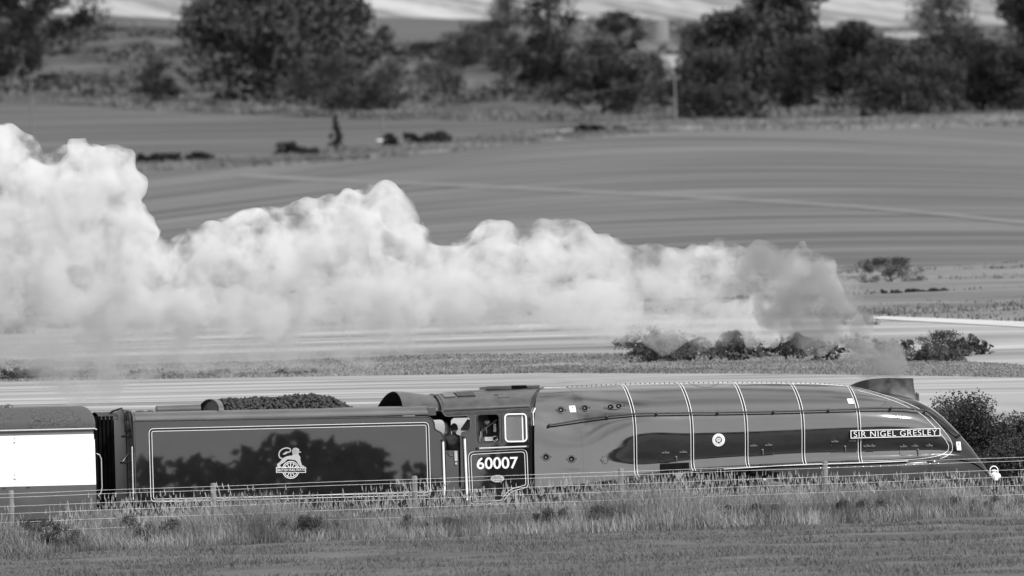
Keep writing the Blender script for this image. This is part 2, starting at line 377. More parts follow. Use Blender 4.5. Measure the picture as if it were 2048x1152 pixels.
m_verge = field_mat('verge_grass', 0.12, 0.22, 4, 3, 0.8, 1.2, 20, 8)
m_mid = field_mat('rough_pasture', 0.08, 0.20, 20, 8, 0.8, 1.15, 60, 30)
m_grey = field_mat('far_pasture', 0.075, 0.095, 80, 20, 0.9, 1.1, 200, 60)
m_top = field_mat('harvested_rows', 0.11, 0.40, 70, 60, 0.75, 1.1, 160, 200, tilt=9.0)
m_path = field_mat('pale_track', 0.34, 0.45, 12, 2)
band('stubble_field', near_lo, near_hi, m_stub, 0.03, 300, 40, 0.12, 12, 1.5)
band('verge', near_hi, verge_hi, m_verge, 0.03, 300, 20, 0.12, 3, 2)
band('stubble_strip', verge_hi, stub_hi, m_stub2, 0.03, 300, 40, 0.25, 25, 6)
band('track', stub_hi, path_hi, m_path, 0.05, 150, 6, px0=1738)
band('pasture_edge', stub_hi, path_hi, m_mid, 0.03, 150, 6, px1=1738)
band('rough_pasture', path_hi, mid_hi, m_mid, 0.03, 300, 50, 0.8, 18, 9)
band('crop_field', mid_hi, crop_hi, m_crop, 0.03, 300, 160)
band('field_margin', crop_hi, hedge_hi, m_margin, 0.06, 300, 24, 0.6, 12, 10)
band('upper_field', hedge_hi, upf_hi, m_up, 0.03, 300, 60)
band('scrub_hillside', upf_hi, scrub_hi, m_rough, 0.06, 300, 90, 3.0, 22, 24)
band('far_pasture', scrub_hi, grey_hi, m_grey, 0.03, 200, 20)
band('harvested_hilltop', grey_hi, top_hi, m_top, 0.06, 300, 90, 1.5, 200, 16)
# tramlines curving across the young crop
tl = [(480, 352), (700, 364), (900, 371), (1200, 386), (1450, 399), (1700, 414), (1900, 432), (2048, 448), (2300, 478)]
def dense(pts, n):
    P = np.array(pts, float); d = np.r_[0, np.cumsum(np.hypot(*np.diff(P, axis=0).T))]; s = np.linspace(0, d[-1], n)
    return np.stack([np.interp(s, d, P[:, 0]), np.interp(s, d, P[:, 1])], 1)
rows = []
for p in dense(tl, 90):
    a = G(p[0], p[1] + 3.2); b = G(p[0], p[1] - 3.2); rows.append([tuple(a + (0, 0, .07)), tuple((a + b) / 2 + (0, 0, .075)), tuple(b + (0, 0, .07))])
ob('tractor_path', MB().grid(rows), field_mat('bare_path', 0.125, 0.16, 30, 8), None, 60, kind='structure')

# ------------------------------------------------------------------ railway track
mb = MB().grid([[(x, y, z) for y, z in ((-4.4, -.42), (-2.6, -.24), (-2.0, -.13), (2.0, -.13), (2.6, -.24), (4.4, -.42))] for x in np.linspace(-90, 90, 181)])
for i, v in enumerate(mb.v): mb.v[i] = (v[0], v[1], v[2] + random.uniform(-.015, .015) + 0.04)
ob('trackbed', mb, MT['ballast'], None, 60, kind='structure')
for sy in (-1, 1):
    mb = MB(); c = sy * 0.7175 + sy * 0.035
    prof = [(-.07, -.155), (.07, -.155), (.07, -.14), (.012, -.12), (.012, -.04), (.035, -.03), (.035, 0), (-.035, 0), (-.035, -.03), (-.012, -.04), (-.012, -.12), (-.07, -.14)]
    v = [(x, c + a, b) for x in (-90, 90) for a, b in prof]; n = len(prof)
    mb.add(v, [(i, (i + 1) % n, n + (i + 1) % n, n + i) for i in range(n)] + [tuple(range(n)), tuple(range(2 * n - 1, n - 1, -1))])
    ob('rail', mb, MT['steel'], None, 30, kind='structure')
mb = MB()
for i in range(-120, 121): mb.box(i * .7 - .13, i * .7 + .13, -1.25, 1.25, -.26, -.155 + .012)
ob('sleepers', mb, MT['sleeper'], None, None, kind='structure')

# ================================================================== LOCOMOTIVE
YS = -1.37
loco = root('locomotive', (5.5, 0, 0), 'streamlined dark steam locomotive number 60007 leading the train, with nameplate', 'locomotive')
STN = [
 (0.52, [(0, 3.87), (-.30, 3.83), (-.60, 3.70), (-.90, 3.44), (-1.07, 3.16), (-1.17, 2.88), (-1.26, 2.5), (-1.31, 2.1), (-1.33, 1.75), (-1.34, 1.40)]),
 (1.74, [(0, 3.88), (-.37, 3.80), (-.60, 3.66), (-.84, 3.42), (-1.06, 3.09), (-1.22, 2.77), (-1.345, 2.4), (-1.395, 2.0), (-1.405, 1.72), (-1.43, 1.48)]),
 (2.5, [(0, 3.90), (-.35, 3.84), (-.62, 3.72), (-.97, 3.44), (-1.22, 3.1), (-1.335, 2.75), (-1.372, 2.36), (-1.37, 1.95), (-1.40, 1.70), (-1.49, 1.55)]),
 (3.02, [(0, 3.91), (-.33, 3.86), (-.63, 3.74), (-1.05, 3.43), (-1.31, 3.1), (-1.39, 2.73), (-1.378, 2.33), (-1.345, 1.92), (-1.39, 1.71), (-1.54, 1.60)]),
 (4.48, [(0, 3.91), (-.33, 3.86), (-.63, 3.74), (-1.05, 3.43), (-1.31, 3.1), (-1.39, 2.73), (-1.375, 2.35), (-1.34, 2.0), (-1.385, 1.82), (-1.52, 1.72)]),
 (5.80, [(0, 3.895), (-.33, 3.85), (-.63, 3.74), (-1.05, 3.43), (-1.31, 3.1), (-1.39, 2.73), (-1.375, 2.38), (-1.335, 2.06), (-1.38, 1.87), (-1.50, 1.775)]),
 (7.25, [(0, 3.85), (-.33, 3.81), (-.63, 3.71), (-1.05, 3.42), (-1.31, 3.1), (-1.39, 2.75), (-1.375, 2.42), (-1.335, 2.1), (-1.38, 1.91), (-1.49, 1.82)]),
 (8.62, [(0, 3.76), (-.33, 3.735), (-.63, 3.66), (-1.04, 3.40), (-1.30, 3.1), (-1.39, 2.77), (-1.375, 2.45), (-1.335, 2.1), (-1.38, 1.92), (-1.48, 1.83)]),
 (9.50, [(0, 3.575), (-.38, 3.57), (-.72, 3.50), (-1.05, 3.29), (-1.27, 3.0), (-1.335, 2.74), (-1.315, 2.42), (-1.28, 2.1), (-1.325, 1.93), (-1.43, 1.84)]),
 (10.30, [(0, 3.39), (-.42, 3.38), (-.76, 3.30), (-1.01, 3.10), (-1.175, 2.86), (-1.22, 2.64), (-1.205, 2.36), (-1.175, 2.1), (-1.215, 1.95), (-1.33, 1.86)]),
 (10.85, [(0, 3.08), (-.42, 3.07), (-.74, 2.98), (-.95, 2.80), (-1.075, 2.60), (-1.105, 2.42), (-1.095, 2.24), (-1.075, 2.08), (-1.105, 1.96), (-1.20, 1.87)]),
 (11.35, [(0, 2.60), (-.42, 2.58), (-.70, 2.50), (-.87, 2.37), (-.95, 2.23), (-.98, 2.12), (-.99, 2.04), (-.995, 1.96), (-1.02, 1.90), (-1.06, 1.84)]),
 (11.75, [(0, 2.11), (-.42, 2.09), (-.66, 2.03), (-.80, 1.95), (-.86, 1.88), (-.885, 1.83), (-.89, 1.79), (-.90, 1.76), (-.91, 1.73), (-.93, 1.70)]),
 (12.02, [(0, 1.72), (-.42, 1.70), (-.62, 1.66), (-.74, 1.61), (-.79, 1.58), (-.81, 1.555), (-.82, 1.54), (-.825, 1.53), (-.83, 1.52), (-.84, 1.50)]),
 (12.26, [(0, 1.33), (-.42, 1.32), (-.58, 1.30), (-.67, 1.28), (-.71, 1.265), (-.73, 1.255), (-.735, 1.25), (-.74, 1.245), (-.745, 1.24), (-.75, 1.23)]),
]
def cub(xs, P, xq):
    """monotone-ish Hermite interpolation along axis 0"""
    xs = np.array(xs, float); P = np.array(P, float); d = (P[1:] - P[:-1]) / (xs[1:] - xs[:-1]).reshape(-1, *([1] * (P.ndim - 1)))
    m = np.zeros_like(P); m[0] = d[0]; m[-1] = d[-1]
    h0 = (xs[1:-1] - xs[:-2]).reshape(-1, *([1] * (P.ndim - 1))); h1 = (xs[2:] - xs[1:-1]).reshape(-1, *([1] * (P.ndim - 1)))
    m[1:-1] = (d[:-1] * h1 + d[1:] * h0) / (h0 + h1)
    i = np.clip(np.searchsorted(xs, xq, 'right') - 1, 0, len(xs) - 2); hh = xs[i + 1] - xs[i]; t = (xq - xs[i]) / hh
    sh = (-1,) + (1,) * (P.ndim - 1); t = np.asarray(t).reshape(sh); hh = np.asarray(hh).reshape(sh)
    return (2*t**3-3*t**2+1)*P[i] + (t**3-2*t**2+t)*hh*m[i] + (-2*t**3+3*t**2)*P[i+1] + (t**3-t**2)*hh*m[i+1]
sx = np.unique(np.concatenate([np.linspace(0.52, 8.6, 70), np.linspace(8.6, 12.26, 62)]))
SEC = cub([s[0] for s in STN], np.array([s[1] for s in STN]), sx)          # (nx, 10, 2)
tt = np.linspace(0, 9, 46)
SEC = np.stack([cub(np.arange(10), s, tt) for s in SEC])                   # refine around the section
CX = np.repeat(sx[:, None], 46, 1) + 0.55 * (1 - np.abs(SEC[:, :, 0]) / 1.40) * (1 - smoothstep(0.52, 2.6, sx))[:, None]
half = np.stack([CX, SEC[:, :, 0], SEC[:, :, 1]], 2)
far = half[:, ::-1, :].copy(); far[:, :, 1] *= -1
FULL = np.concatenate([far[:, :-1], half], 1)                              # far skirt ... crest ... near skirt
FI = grid_idx(FULL.shape[0], FULL.shape[1])
BV = BVHTree.FromPolygons([tuple(p) for p in FULL.reshape(-1, 3)], [tuple(map(int, q)) for q in FI])
def cast(px, py, off=0.0):
    hit = BV.ray_cast(Vector(CAM), Vector(ray(px, py)), 1000)
    if hit[0] is None:
        hit = BV.find_nearest(Vector(W(px, py, -0.6)))
    n = hit[1]
    if n.dot(Vector(ray(px, py))) > 0: n = -n
    return hit[0] + n * off, n
def near_surf(p, off=0.0):
    q, n, i, d = BV.find_nearest(Vector(p)); c = Vector((q.x, 0, 2.4)) - q
    if n.dot(c) > 0: n = -n
    return q + n * off, n
# painted boundary between casing and black front
PB = [(1702, 773), (1733, 780), (1764, 789), (1795, 799), (1821.5, 810), (1850, 825), (1872.5, 845), (1890, 865), (1901, 880.5), (1904.6, 891.6), (1903.5, 902.7), (1894.6, 911.5), (1879, 918), (1852.5, 922.6), (1795, 926), (1724, 928)]
from math import atan2
pbw = [cast(a, b)[0] for a, b in PB]; zmin = min(p.z for p in pbw)
pz = np.array([p.z for p in pbw]); pxx = np.array([p.x for p in pbw]); order = np.argsort(pz)
me = np_mesh('casing', FULL.reshape(-1, 3), FI); me.materials.append(MT['paint']); me.materials.append(MT['black'])
for p in me.polygons:
    c = p.center
    if c.x > 9.0 and c.x > np.interp(c.z, pz[order], pxx[order]): p.material_index = 1
casing = put('casing', me, None, loco, 60)
def strip(pts, w, off, name, m, parent, wdir=None):
    """flat ribbon lying on the casing along 3D points (each with its normal)"""
    rows = []; k = len(pts)
    for i, (p, n) in enumerate(pts):
        t = (pts[min(i + 1, k - 1)][0] - pts[max(i - 1, 0)][0]).normalized(); s = t.cross(n).normalized()
        q = p + n * off; rows.append([q - s * w / 2 - n * .003, q - s * w / 2, q + s * w / 2, q + s * w / 2 - n * .003])
    return ob(name, MB().grid(rows), m, parent, 40)
def band_pts(x):
    i = np.interp(x, sx, np.arange(len(sx))); a = int(i); f = i - a; s = SEC[a] * (1 - f) + SEC[min(a + 1, len(sx) - 1)] * f
    P = [(x, y, z) for y, z in s]; P = [(x, -y, z) for _, y, z in P[::-1]][:-1] + P
    return [near_surf(p) for p in P]
BX = [3.05, 4.47, 5.83, 7.25, 8.66]
for x in BX:
    bp = band_pts(x); b_ = strip(bp, .085, .004, 'boiler_band', MT['black'], casing)
    for d in (-.033, .033):
        strip([near_surf((p.x + d, p.y, p.z)) for p, n in bp], .0125, .009, 'lining', MT['line'], casing)
# firebox joint straps and seams
def surf_line(pp, n=40, w=.01, off=.004, name='seam', m='black', parent=None):
    P = dense(pp, n); return strip([cast(a, b) for a, b in P], w, off, name, MT[m], parent or casing)
sb = band_pts(1.79); strip(sb, .10, .006, 'joint_strap', MT['paint'], casing)
# curved lining of the front
inner = [(1716, 782), (1733, 785.5), (1764, 794.5), (1793, 804.5), (1818, 815.5), (1844, 830), (1865, 850), (1882, 869), (1893, 883.5), (1897, 892), (1896, 900), (1888, 907), (1873, 912.5), (1848, 917), (1795, 920.5), (1722, 922.5)]
def smooth_px(P, n):
    P = np.array(P, float); d = np.r_[0, np.cumsum(np.hypot(*np.diff(P, axis=0).T))]; return cub(d, P, np.linspace(0, d[-1], n))
for poly, w, off, nm, m in ((PB, .0125, .008, 'front_lining', 'line'), (inner, .0125, .008, 'front_lining', 'line')):
    strip([cast(a, b) for a, b in smooth_px(poly, 120)], w, off, nm, MT[m], casing)
# skirt edge: white line along the foot of the casing
foot = [(FULL[i, -1]) for i in range(len(sx)) if 5.2 < sx[i] < 9.9]
mb = MB().tube([(p[0], p[1] - .004, p[2] - .002) for p in foot], .009, 6); ob('valance_edge', mb, MT['line'], casing)
mb = MB().tube([(FULL[i, -1][0], FULL[i, -1][1] + .01, FULL[i, -1][2]) for i in range(len(sx)) if sx[i] < 5.3], .016, 6); ob('valance_edge', mb, MT['paint'], casing)
# crest rivets and oval cover seam
mb = MB()
for px_ in np.linspace(1135, 1690, 58):
    i = 0
    x = W(px_, 770, 0)[0] - .02; p, n = near_surf((x, -.05, 3.9)); mb.lathe(p, n, [(-.01, .014), (.012, .014), (.02, .006)], 6)
o = ob('crest_rivets', mb, MT['dark'], casing); o['kind'] = 'stuff'
surf_line([(1381, 766.5), (1390, 771), (1400, 773.5), (1410, 774.5), (1420, 774), (1430, 771), (1437, 767)], 30, .012, .004, 'cover_seam', 'dark')
surf_line([(1712, 784), (1740, 784), (1764, 790), (1771, 798), (1771, 806), (1762, 814), (1716, 815)], 50, .008, .003, 'cover_seam', 'dark')
# handrail on stanchions
HR = [(1096, 852.5), (1120, 849), (1165, 842), (1215, 835.5), (1265, 831), (1330, 829.5), (1384, 828.5), (1440, 827.5), (1500, 826.5), (1550, 825.5), (1605, 824), (1660, 822.5), (1715, 821), (1780, 819.5), (1810, 820.5), (1830, 822.5), (1850, 826), (1870, 838), (1890, 853), (1905, 866), (1916, 874)]
hp = [cast(a, b) for a, b in smooth_px(HR, 90)]
mb = MB().tube([p + n * .075 for p, n in hp], .02, 8); hr = ob('handrail', mb, MT['dark'], casing)
for a, b in ((1097, 852.3), (1213, 835.8), (1312, 829.8), (1434, 827.6), (1546, 825.6), (1656, 822.6), (1780, 819.5), (1848, 825.5), (1915, 873.4)):
    p, n = cast(a, b); ob('stanchion', MB().lathe(p, n, [(-.01, .04), (.01, .04), (.02, .02), (.06, .018), (.055, .032), (.10, .032), (.11, .01)], 10), MT['dark'], hr)
# washout plug covers
def decal_ring(px, py, rx, rz, name='plug_cover', hole=.42, holes=((0, 0),)):
    p, n = cast(px, py); ex = Vector((1, 0, 0)); ex = (ex - n * ex.dot(n)).normalized(); ez = n.cross(ex)
    if ez.z < 0: ez = -ez
    mb = MB(); k = 28; rows = []
    for s, o_ in ((1.0, .001), (1.0, .014), (.92, .018), (.86, .006), (.6, .006)):
        rows.append([p + ex * (math.cos(2*math.pi*j/k) * rx * s) + ez * (math.sin(2*math.pi*j/k) * rz * s) + n * o_ for j in range(k + 1)])
    mb.grid(rows); mb.add(rows[-1][:-1], [tuple(range(k))])
    o = ob(name, mb, MT['paint'], casing, 40)
    for hx, hz in holes:
        c = p + ex * hx + ez * hz
        ob('plug_hole', MB().lathe(c, n, [(.004, .07 * hole / .42), (.010, .07 * hole / .42)], 14), MT['rubber'], o)
        ob('plug', MB().lathe(c - ez * .015 - ex * .012, n, [(.008, .028), (.03, .028), (.034, .01)], 6), MT['hinge'], o)
    for a in (0, math.pi):
        ob('cover_bolt', MB().lathe(p + ex * math.cos(a) * rx * 1.18, n, [(0, .016), (.02, .016)], 6), MT['dark'], o)
    return o
decal_ring(1121.5, 820, .10, .10); decal_ring(1169.5, 816.5, .10, .10)
decal_ring(1229, 813.5, .20, .095, holes=((-.095, 0), (.105, .0)))
decal_ring(1092, 914, .10, .10); decal_ring(1143, 918, .10, .10); decal_ring(1209, 920, .085, .10, hole=.05)
# access panels with hinges and catches
def panel(c4, name='access_panel', hinges=(.2, .8), catch=.55):
    c = [cast(a, b) for a, b in c4]; n = sum((q[1] for q in c), Vector()).normalized()
    P = []; k = 8
    for i in range(k + 1):
        u = i / k; P.append([near_surf(c[0][0].lerp(c[1][0], u).lerp(c[3][0].lerp(c[2][0], u), v))[0] for v in np.linspace(0, 1, 7)])
    rows = [[p + n * .006 for p in r] for r in P]; mb = MB().shell(rows, -.005 if True else 0)
    o = ob(name, mb, MT['paint'], casing, 40)
    for hfr in hinges:
        p = c[0][0].lerp(c[1][0], hfr) + n * .012; ob('hinge', MB().box(-.09, .09, -.01, .012, -.02, .012), MT['hinge'], o).data.transform(Matrix.Translation(p))
        ob('hinge_bolt', MB().lathe(p + Vector((0, 0, .025)), n, [(0, .018), (.03, .018)], 6), MT['hinge'], o)
    if catch:
        p = (c[0][0].lerp(c[1][0], catch)).lerp(c[3][0].lerp(c[2][0], catch), .45) + n * .01
        mb = MB().lathe(p, n, [(0, .03), (.03, .026), (.04, .01)], 8); mb.tube([p + n * .03, p + n * .03 + Vector((.01, 0, -.12))], .012, 6); ob('catch', mb, MT['hinge'], o)
    for u, v in ((0, .3), (0, .75), (1, .3), (1, .75)):
        p = c[0][0].lerp(c[1][0], u).lerp(c[3][0].lerp(c[2][0], u), v) + n * .008; ob('rivet', MB().lathe(p, n, [(0, .011), (.012, .008)], 6), MT['hinge'], o)
    return o
panel([(1319, 905.5), (1378, 903.5), (1379, 925), (1320, 927)]); panel([(1497, 891.5), (1547, 889.5), (1547, 911.5), (1498, 913.5)])
panel([(1662, 883), (1712, 881), (1712, 906), (1662, 908)], hinges=(.15, .85)); panel([(1730, 892), (1747, 891.5), (1747, 903.5), (1730, 904)], hinges=(.2, .8), catch=None)
panel([(1800, 893), (1864, 891), (1863, 909), (1800, 911)], hinges=(.1, .45, .9))
# sandbox slot below the first panel: flat plate, its dark inside painted black
c = [cast(a, b)[0] for a, b in ((1320, 928), (1378, 925), (1379, 941), (1321, 944.5))]; n = Vector((0, -1, 0.05))
ob('slot_dark_plate', MB().add([p + n * .006 for p in c] + [p + n * .001 for p in c], [(0, 1, 2, 3), (0, 4, 5, 1), (1, 5, 6, 2), (2, 6, 7, 3), (3, 7, 4, 0)]), MT['rubber'], casing, None)
# round badge
p, n = cast(1437, 880); ex = Vector((1, 0, 0)); ez = n.cross(ex); ez = ez if ez.z > 0 else -ez
bd = ob('round_badge', MB().lathe(p, n, [(.002, .155), (.012, .155), (.014, .15), (.014, .088), (.010, .086)], 40), MT['white'], casing, 25)
ob('badge_centre', MB().lathe(p, n, [(.012, .086), (.016, .086)], 32), MT['black'], bd, 25)
for r_, (a, b, hh) in enumerate(((-.05, .05, .045), (-.06, -.005, .022), (.01, .06, .022), (-.062, .062, -.004), (-.035, .035, -.030), (-.055, -.02, -.052), (.02, .055, -.052))):
    q = p + ez * hh + n * .017
    ob('badge_mark', MB().add([q + ex * a - ez * .008, q + ex * b - ez * .008, q + ex * b + ez * .008, q + ex * a + ez * .008], [(0, 1, 2, 3)]), MT['white'], bd, None)
for k in range(26):
    a = 2 * math.pi * k / 26
    if k % 5 == 4: continue
    q = p + (ex * math.cos(a) + ez * math.sin(a)) * .122 + n * .0165; t_ = (ex * -math.sin(a) + ez * math.cos(a)); rr_ = (ex * math.cos(a) + ez * math.sin(a))
    ob('badge_letter', MB().add([q - t_ * .007 - rr_ * .014, q + t_ * .007 - rr_ * .014, q + t_ * .007 + rr_ * .014, q - t_ * .007 + rr_ * .014], [(0, 1, 2, 3)]), MT['lion'], bd, None)
# warning labels
def notice(px, py, w, hgt, lean=0.0):
    p, n = cast(px, py); ez = Vector((0, 0, 1)); ez = (ez - n * ez.dot(n)).normalized(); ex = ez.cross(n); ex = ex if ex.x > 0 else -ex
    def quad(a0, a1, b0, b1, o_): return [p + ex * a0 + ez * b0 + n * o_, p + ex * a1 + ez * b0 + n * o_, p + ex * a1 + ez * b1 + n * o_, p + ex * a0 + ez * b1 + n * o_]
    o = ob('warning_label', MB().add(quad(-w/2, w/2, -hgt/2, hgt/2, .012) + quad(-w/2, w/2, -hgt/2, hgt/2, .002), [(0, 1, 2, 3), (0, 4, 5, 1), (1, 5, 6, 2), (2, 6, 7, 3), (3, 7, 4, 0)]), MT['white'], casing, None)
    t = p + n * .014 + ez * hgt * .12
    ob('flame_sign', MB().add([t + ex * a * w + ez * b * hgt for a, b in ((-.12, -.02), (.12, -.02), (.14, .1), (.05, .15), (0, .28), (-.07, .16), (-.14, .1))], [tuple(range(7))]), MT['dark'], o, None)
    for b in (-.12, -.2, -.28, -.36):
        ob('text_line', MB().add(quad(-w*.28, w*.28, hgt*(b - .02), hgt*(b + .02), .014), [(0, 1, 2, 3)]), MT['lion'], o, None)
notice(1145, 818.5, .15, .19); notice(1701, 803, .14, .18); notice(1917, 892, .125, .21)
# nameplate
pa = cast(1702, 868.5)[0]; pb_ = cast(1878, 864.3)[0]; pa = Vector((W(1700, 869, pa.y - .05))); pb_ = Vector(W(1879.5, 864.3, pb_.y - .05))
ex = (pb_ - pa).normalized(); ez = Vector((0, 0, 1)); n = ex.cross(ez).normalized(); Ln = (pb_ - pa).length; hh = .098
npl = root_plate = ob('nameplate', MB().add([pa + ex * a + ez * b + n * c for c in (0, .03) for a, b in ((0, -hh), (Ln, -hh), (Ln, hh), (0, hh))], [(0, 3, 2, 1), (4, 5, 6, 7), (0, 1, 5, 4), (1, 2, 6, 5), (2, 3, 7, 6), (3, 0, 4, 7)]), MT['black'], loco, None)
fr = [(0, Ln, hh - .018, hh), (0, Ln, -hh, -hh + .018), (0, .02, -hh + .018, hh - .018), (Ln - .02, Ln, -hh + .018, hh - .018)]
for a0, a1, b0, b1 in fr:
    ob('nameplate_rim', MB().add([pa + ex * a + ez * b + n * c for c in (.028, .042) for a, b in ((a0, b0), (a1, b0), (a1, b1), (a0, b1))], [(4, 5, 6, 7), (0, 1, 5, 4), (1, 2, 6, 5), (2, 3, 7, 6), (3, 0, 4, 7)]), MT['line'], npl, None)
put('plate_lettering', fit_text('SIR NIGEL GRESLEY', pa + ex * .085 + ez * -.068 + n * .030, ex, ez, Ln - .17, .136, -.006, 1.12), MT['line'], npl)
# black front lower skirt (over the cylinders and bogie)
rows = []
for x in np.linspace(5.9, 12.25, 70):
    i = np.interp(x, sx, np.arange(len(sx))); a = int(min(i, len(sx) - 2)); f = i - a; y0, z0 = SEC[a][-1] * (1 - f) + SEC[a + 1][-1] * f
    yi = y0 + .07 if x < 10.5 else y0 + .03
    zb = np.interp(x, [5.9, 6.6, 7.4, 9.8, 10.4, 11.4, 12.25], [1.66, 1.45, .95, .85, .95, .90, .80])
    zb = min(zb, z0 - .03)
    rows.append([(x, yi + .02, z0 + .01), (x, yi - .02, z0 - .04), (x, yi - .02, (z0 + zb) / 2), (x, yi, zb)])
sk = ob('front_skirt', MB().shell(rows, .012), MT['black'], loco, 40)
ob('front_skirt', MB().shell([[(p[0], -p[1], p[2]) for p in r][::-1] for r in rows], .012), MT['black'], loco, 40)
for px_ in list(np.linspace(1640, 1880, 15)):
    q = W(px_, 936 + random.uniform(0, 3), -1.4); i = int(np.interp(q[0], [r[0][0] for r in rows], np.arange(len(rows)))); r1 = rows[i]
    ob('skirt_rivet', MB().lathe((q[0], r1[1][1] - .006, r1[1][2] - .06), (0, -1, 0), [(0, .014), (.012, .012), (.016, .004)], 7), MT['steel'], sk)
front_y = .80
ob('buffer_beam', MB().box(12.0, 12.2, -1.15, 1.15, .86, 1.2), MT['black'], loco, None)
for s in (-1, 1):
    bfr = ob('buffer', MB().lathe((12.2, s * .87, 1.05), (1, 0, 0), [(0, .13), (.03, .13), (.035, .1), (.3, .1), (.305, .07), (.5, .07), (.505, .22), (.53, .23), (.545, .2)], 22), MT['dark'], loco)
mb = MB(); mb.tube([(12.2, 0, 1.0), (12.32, 0, 1.0)], .04, 8); mb.tube([(12.32 + .06 * math.sin(a), .0 + .06 * math.cos(a), .93 + .0) for a in np.linspace(0, 2 * math.pi, 14)[:-1]], .018, 6, True)
ob('coupling_hook', mb, MT['dark'], loco)
# chimney
CP = [(1700, 772), (1712, 766), (1725, 761.5), (1745, 757.5), (1770, 757), (1800, 757), (1818, 757), (1822, 757.4)]
cw = [(8.80, .02), (9.1, .16), (9.4, .26), (9.75, .31), (10.1, .31), (10.3, .29), (10.36, .27)]
ctop = [(W(a, b, -.1)[0] , W(a, b, -.1)[2]) for a, b in CP]
rows = []
for x in np.linspace(8.80, 10.36, 26):
    zt = np.interp(x, [p[0] for p in ctop], [p[1] for p in ctop]); wv = np.interp(x, *zip(*cw)); zb = np.interp(x, sx, FULL[:, 45, 2]) - .12
    fr_ = smoothstep(10.1, 10.36, x) * .10
    ring = []
    for k in range(17):
        a = math.pi * k / 16; ring.append((x, -wv * math.cos(a) if False else 0, 0))
    rows.append([(x + fr_ * (1 - u) ** 2 * 1.0, -s * wv * (1 + .35 * (1 - u) ** 2), zb + (zt - zb) * u) for s, u in [(1, u) for u in np.linspace(0, 1, 8)] + [(s, 1.0) for s in (.66, .33, 0, -.33, -.66)] + [(-1, u) for u in np.linspace(1, 0, 8)]])
mb = MB().grid(rows); n_ = len(rows[0]); mb.f.append(tuple(range(len(mb.v) - n_, len(mb.v)))); mb.f.append(tuple(range(n_ - 1, -1, -1)))
ob('chimney', mb, MT['soot'], loco, 50)
mb = MB().lathe((9.75, 0, 3.86), (0, 0, 1), [(-.2, .2), (.045, .22), (.05, .17), (-.1, .16)], 20); ob('chimney_lip', mb, MT['soot'], loco)
# whistle
wz = W(1834, 806, 0); ob('whistle', MB().lathe((wz[0], 0, wz[2] - .1), (0, 0, 1), [(0, .02), (.08, .02), (.085, .055), (.12, .06), (.125, .05), (.14, .05), (.145, .058), (.32, .058), (.325, .05), (.34, .02), (.36, .018)], 14), MT['roofpaint'], loco)
# ---------------- cab
def side_poly(y):
    P = [(1062, 812), (1062, 1010), (923, 1012), (921.5, 870), (922.3, 866.5), (925, 864), (934, 862.6), (938, 860), (940.5, 855), (941.3, 845), (940, 838), (937, 833.5), (932, 831.6), (896, 833.2), (890, 831.8), (886, 828), (881, 821), (884, 819)]
    return px2(P, YS)
win1 = rrect(W(954, 860)[0], W(999, 860)[0], W(976, 885.5)[2], W(976, 828)[2], .10)
win2 = rrect(W(1009, 860)[0], W(1053.5, 860)[0], W(1031, 884)[2], W(1031, 827)[2], .10)
sp = side_poly(YS)
me = xz_plate([sp, win1, win2], YS, .012, 'cab_side'); cab = put('cab_side', me, MT['paint_flat'], loco)
me = xz_plate([sp, win1, win2], -YS, .012, 'cab_side'); put('cab_side', me, MT['paint'], loco)
# beading round the rear cut-out, window frames, sliding glass
mb = MB().tube([(a, YS - .016, b) for a, b in px2([(923, 1012), (921.5, 870), (922.3, 866.5), (925, 864), (934, 862.6), (938, 860), (940.5, 855), (941.3, 845), (940, 838), (937, 833.5), (932, 831.6), (896, 833.2), (890, 831.8), (886, 828)])], .012, 6)
ob('cab_beading', mb, MT['paint'], cab)
wf = put('window_frame', ring_plate(inset(win1, -.012), .03, YS - .013, .016), MT['dark'], cab)
fin = inset(win2, .004)
wf2 = put('window_frame', ring_plate(inset(win2, -.004), .034, YS - .013, .018), MT['white'], cab)
mg, N, L, b = nmat('cab_glass'); b.inputs['Base Color'].default_value = g3(.45); b.inputs['Roughness'].default_value = .02; b.inputs['Transmission Weight'].default_value = .72; b.inputs['IOR'].default_value = 1.05; b.inputs['Coat Weight'].default_value = 1.0  # pale diffuse base stands in for a reflection on the pane
put('window_pane', xz_plate([inset(win2, .03)], YS + .02, .004), mg, wf2)
x1 = W(1045.5, 860)[0]; z0_, z1_ = W(1031, 880)[2], W(1031, 831)[2]
mb = MB().box(x1 - .014, x1 + .014, YS + .008, YS + .03, z0_ - .01, z1_ + .01); ob('sliding_frame_bar', mb, MT['white'], wf2, None)
cx = (W(999, 860)[0] + W(1009, 860)[0]) / 2
mb = MB().box(cx - .018, cx + .018, YS - .05, YS - .013, W(1003, 886)[2], W(1003, 827)[2]); ob('draught_glass_post', mb, MT['roofpaint'], cab, None)
for z in np.linspace(W(1003, 884)[2], W(1003, 830)[2], 14):
    for wx in (win1[0][0] + .03, win2[0][0] + .03, min(p[0] for p in win1) - .03):
        ob('rivet', MB().lathe((wx, YS - .013, z), (0, -1, 0), [(0, .008), (.006, .006)], 5), MT['steel'], cab)
# handrails
def bar(p0, p1, r, y, m, parent, name='handrail'):
    a = W(*p0, y); b = W(*p1, y); mb = MB().tube([a, b], r, 10); o = ob(name, mb, m, parent)
    for q in (a, b):
        ob('rail_boss', MB().lathe((q[0], y, q[2]), (0, 1, 0), [(-.032, .01), (-.03, .03), (.0, .034), (.03, .02), (.09, .02)], 10), MT['dark'], o)
    return o
bar((956, 897), (1055, 893), .022, YS - .08, MT['steel'], cab)
bar((929, 875), (934.5, 1003), .026, YS - .08, MT['white'], cab)
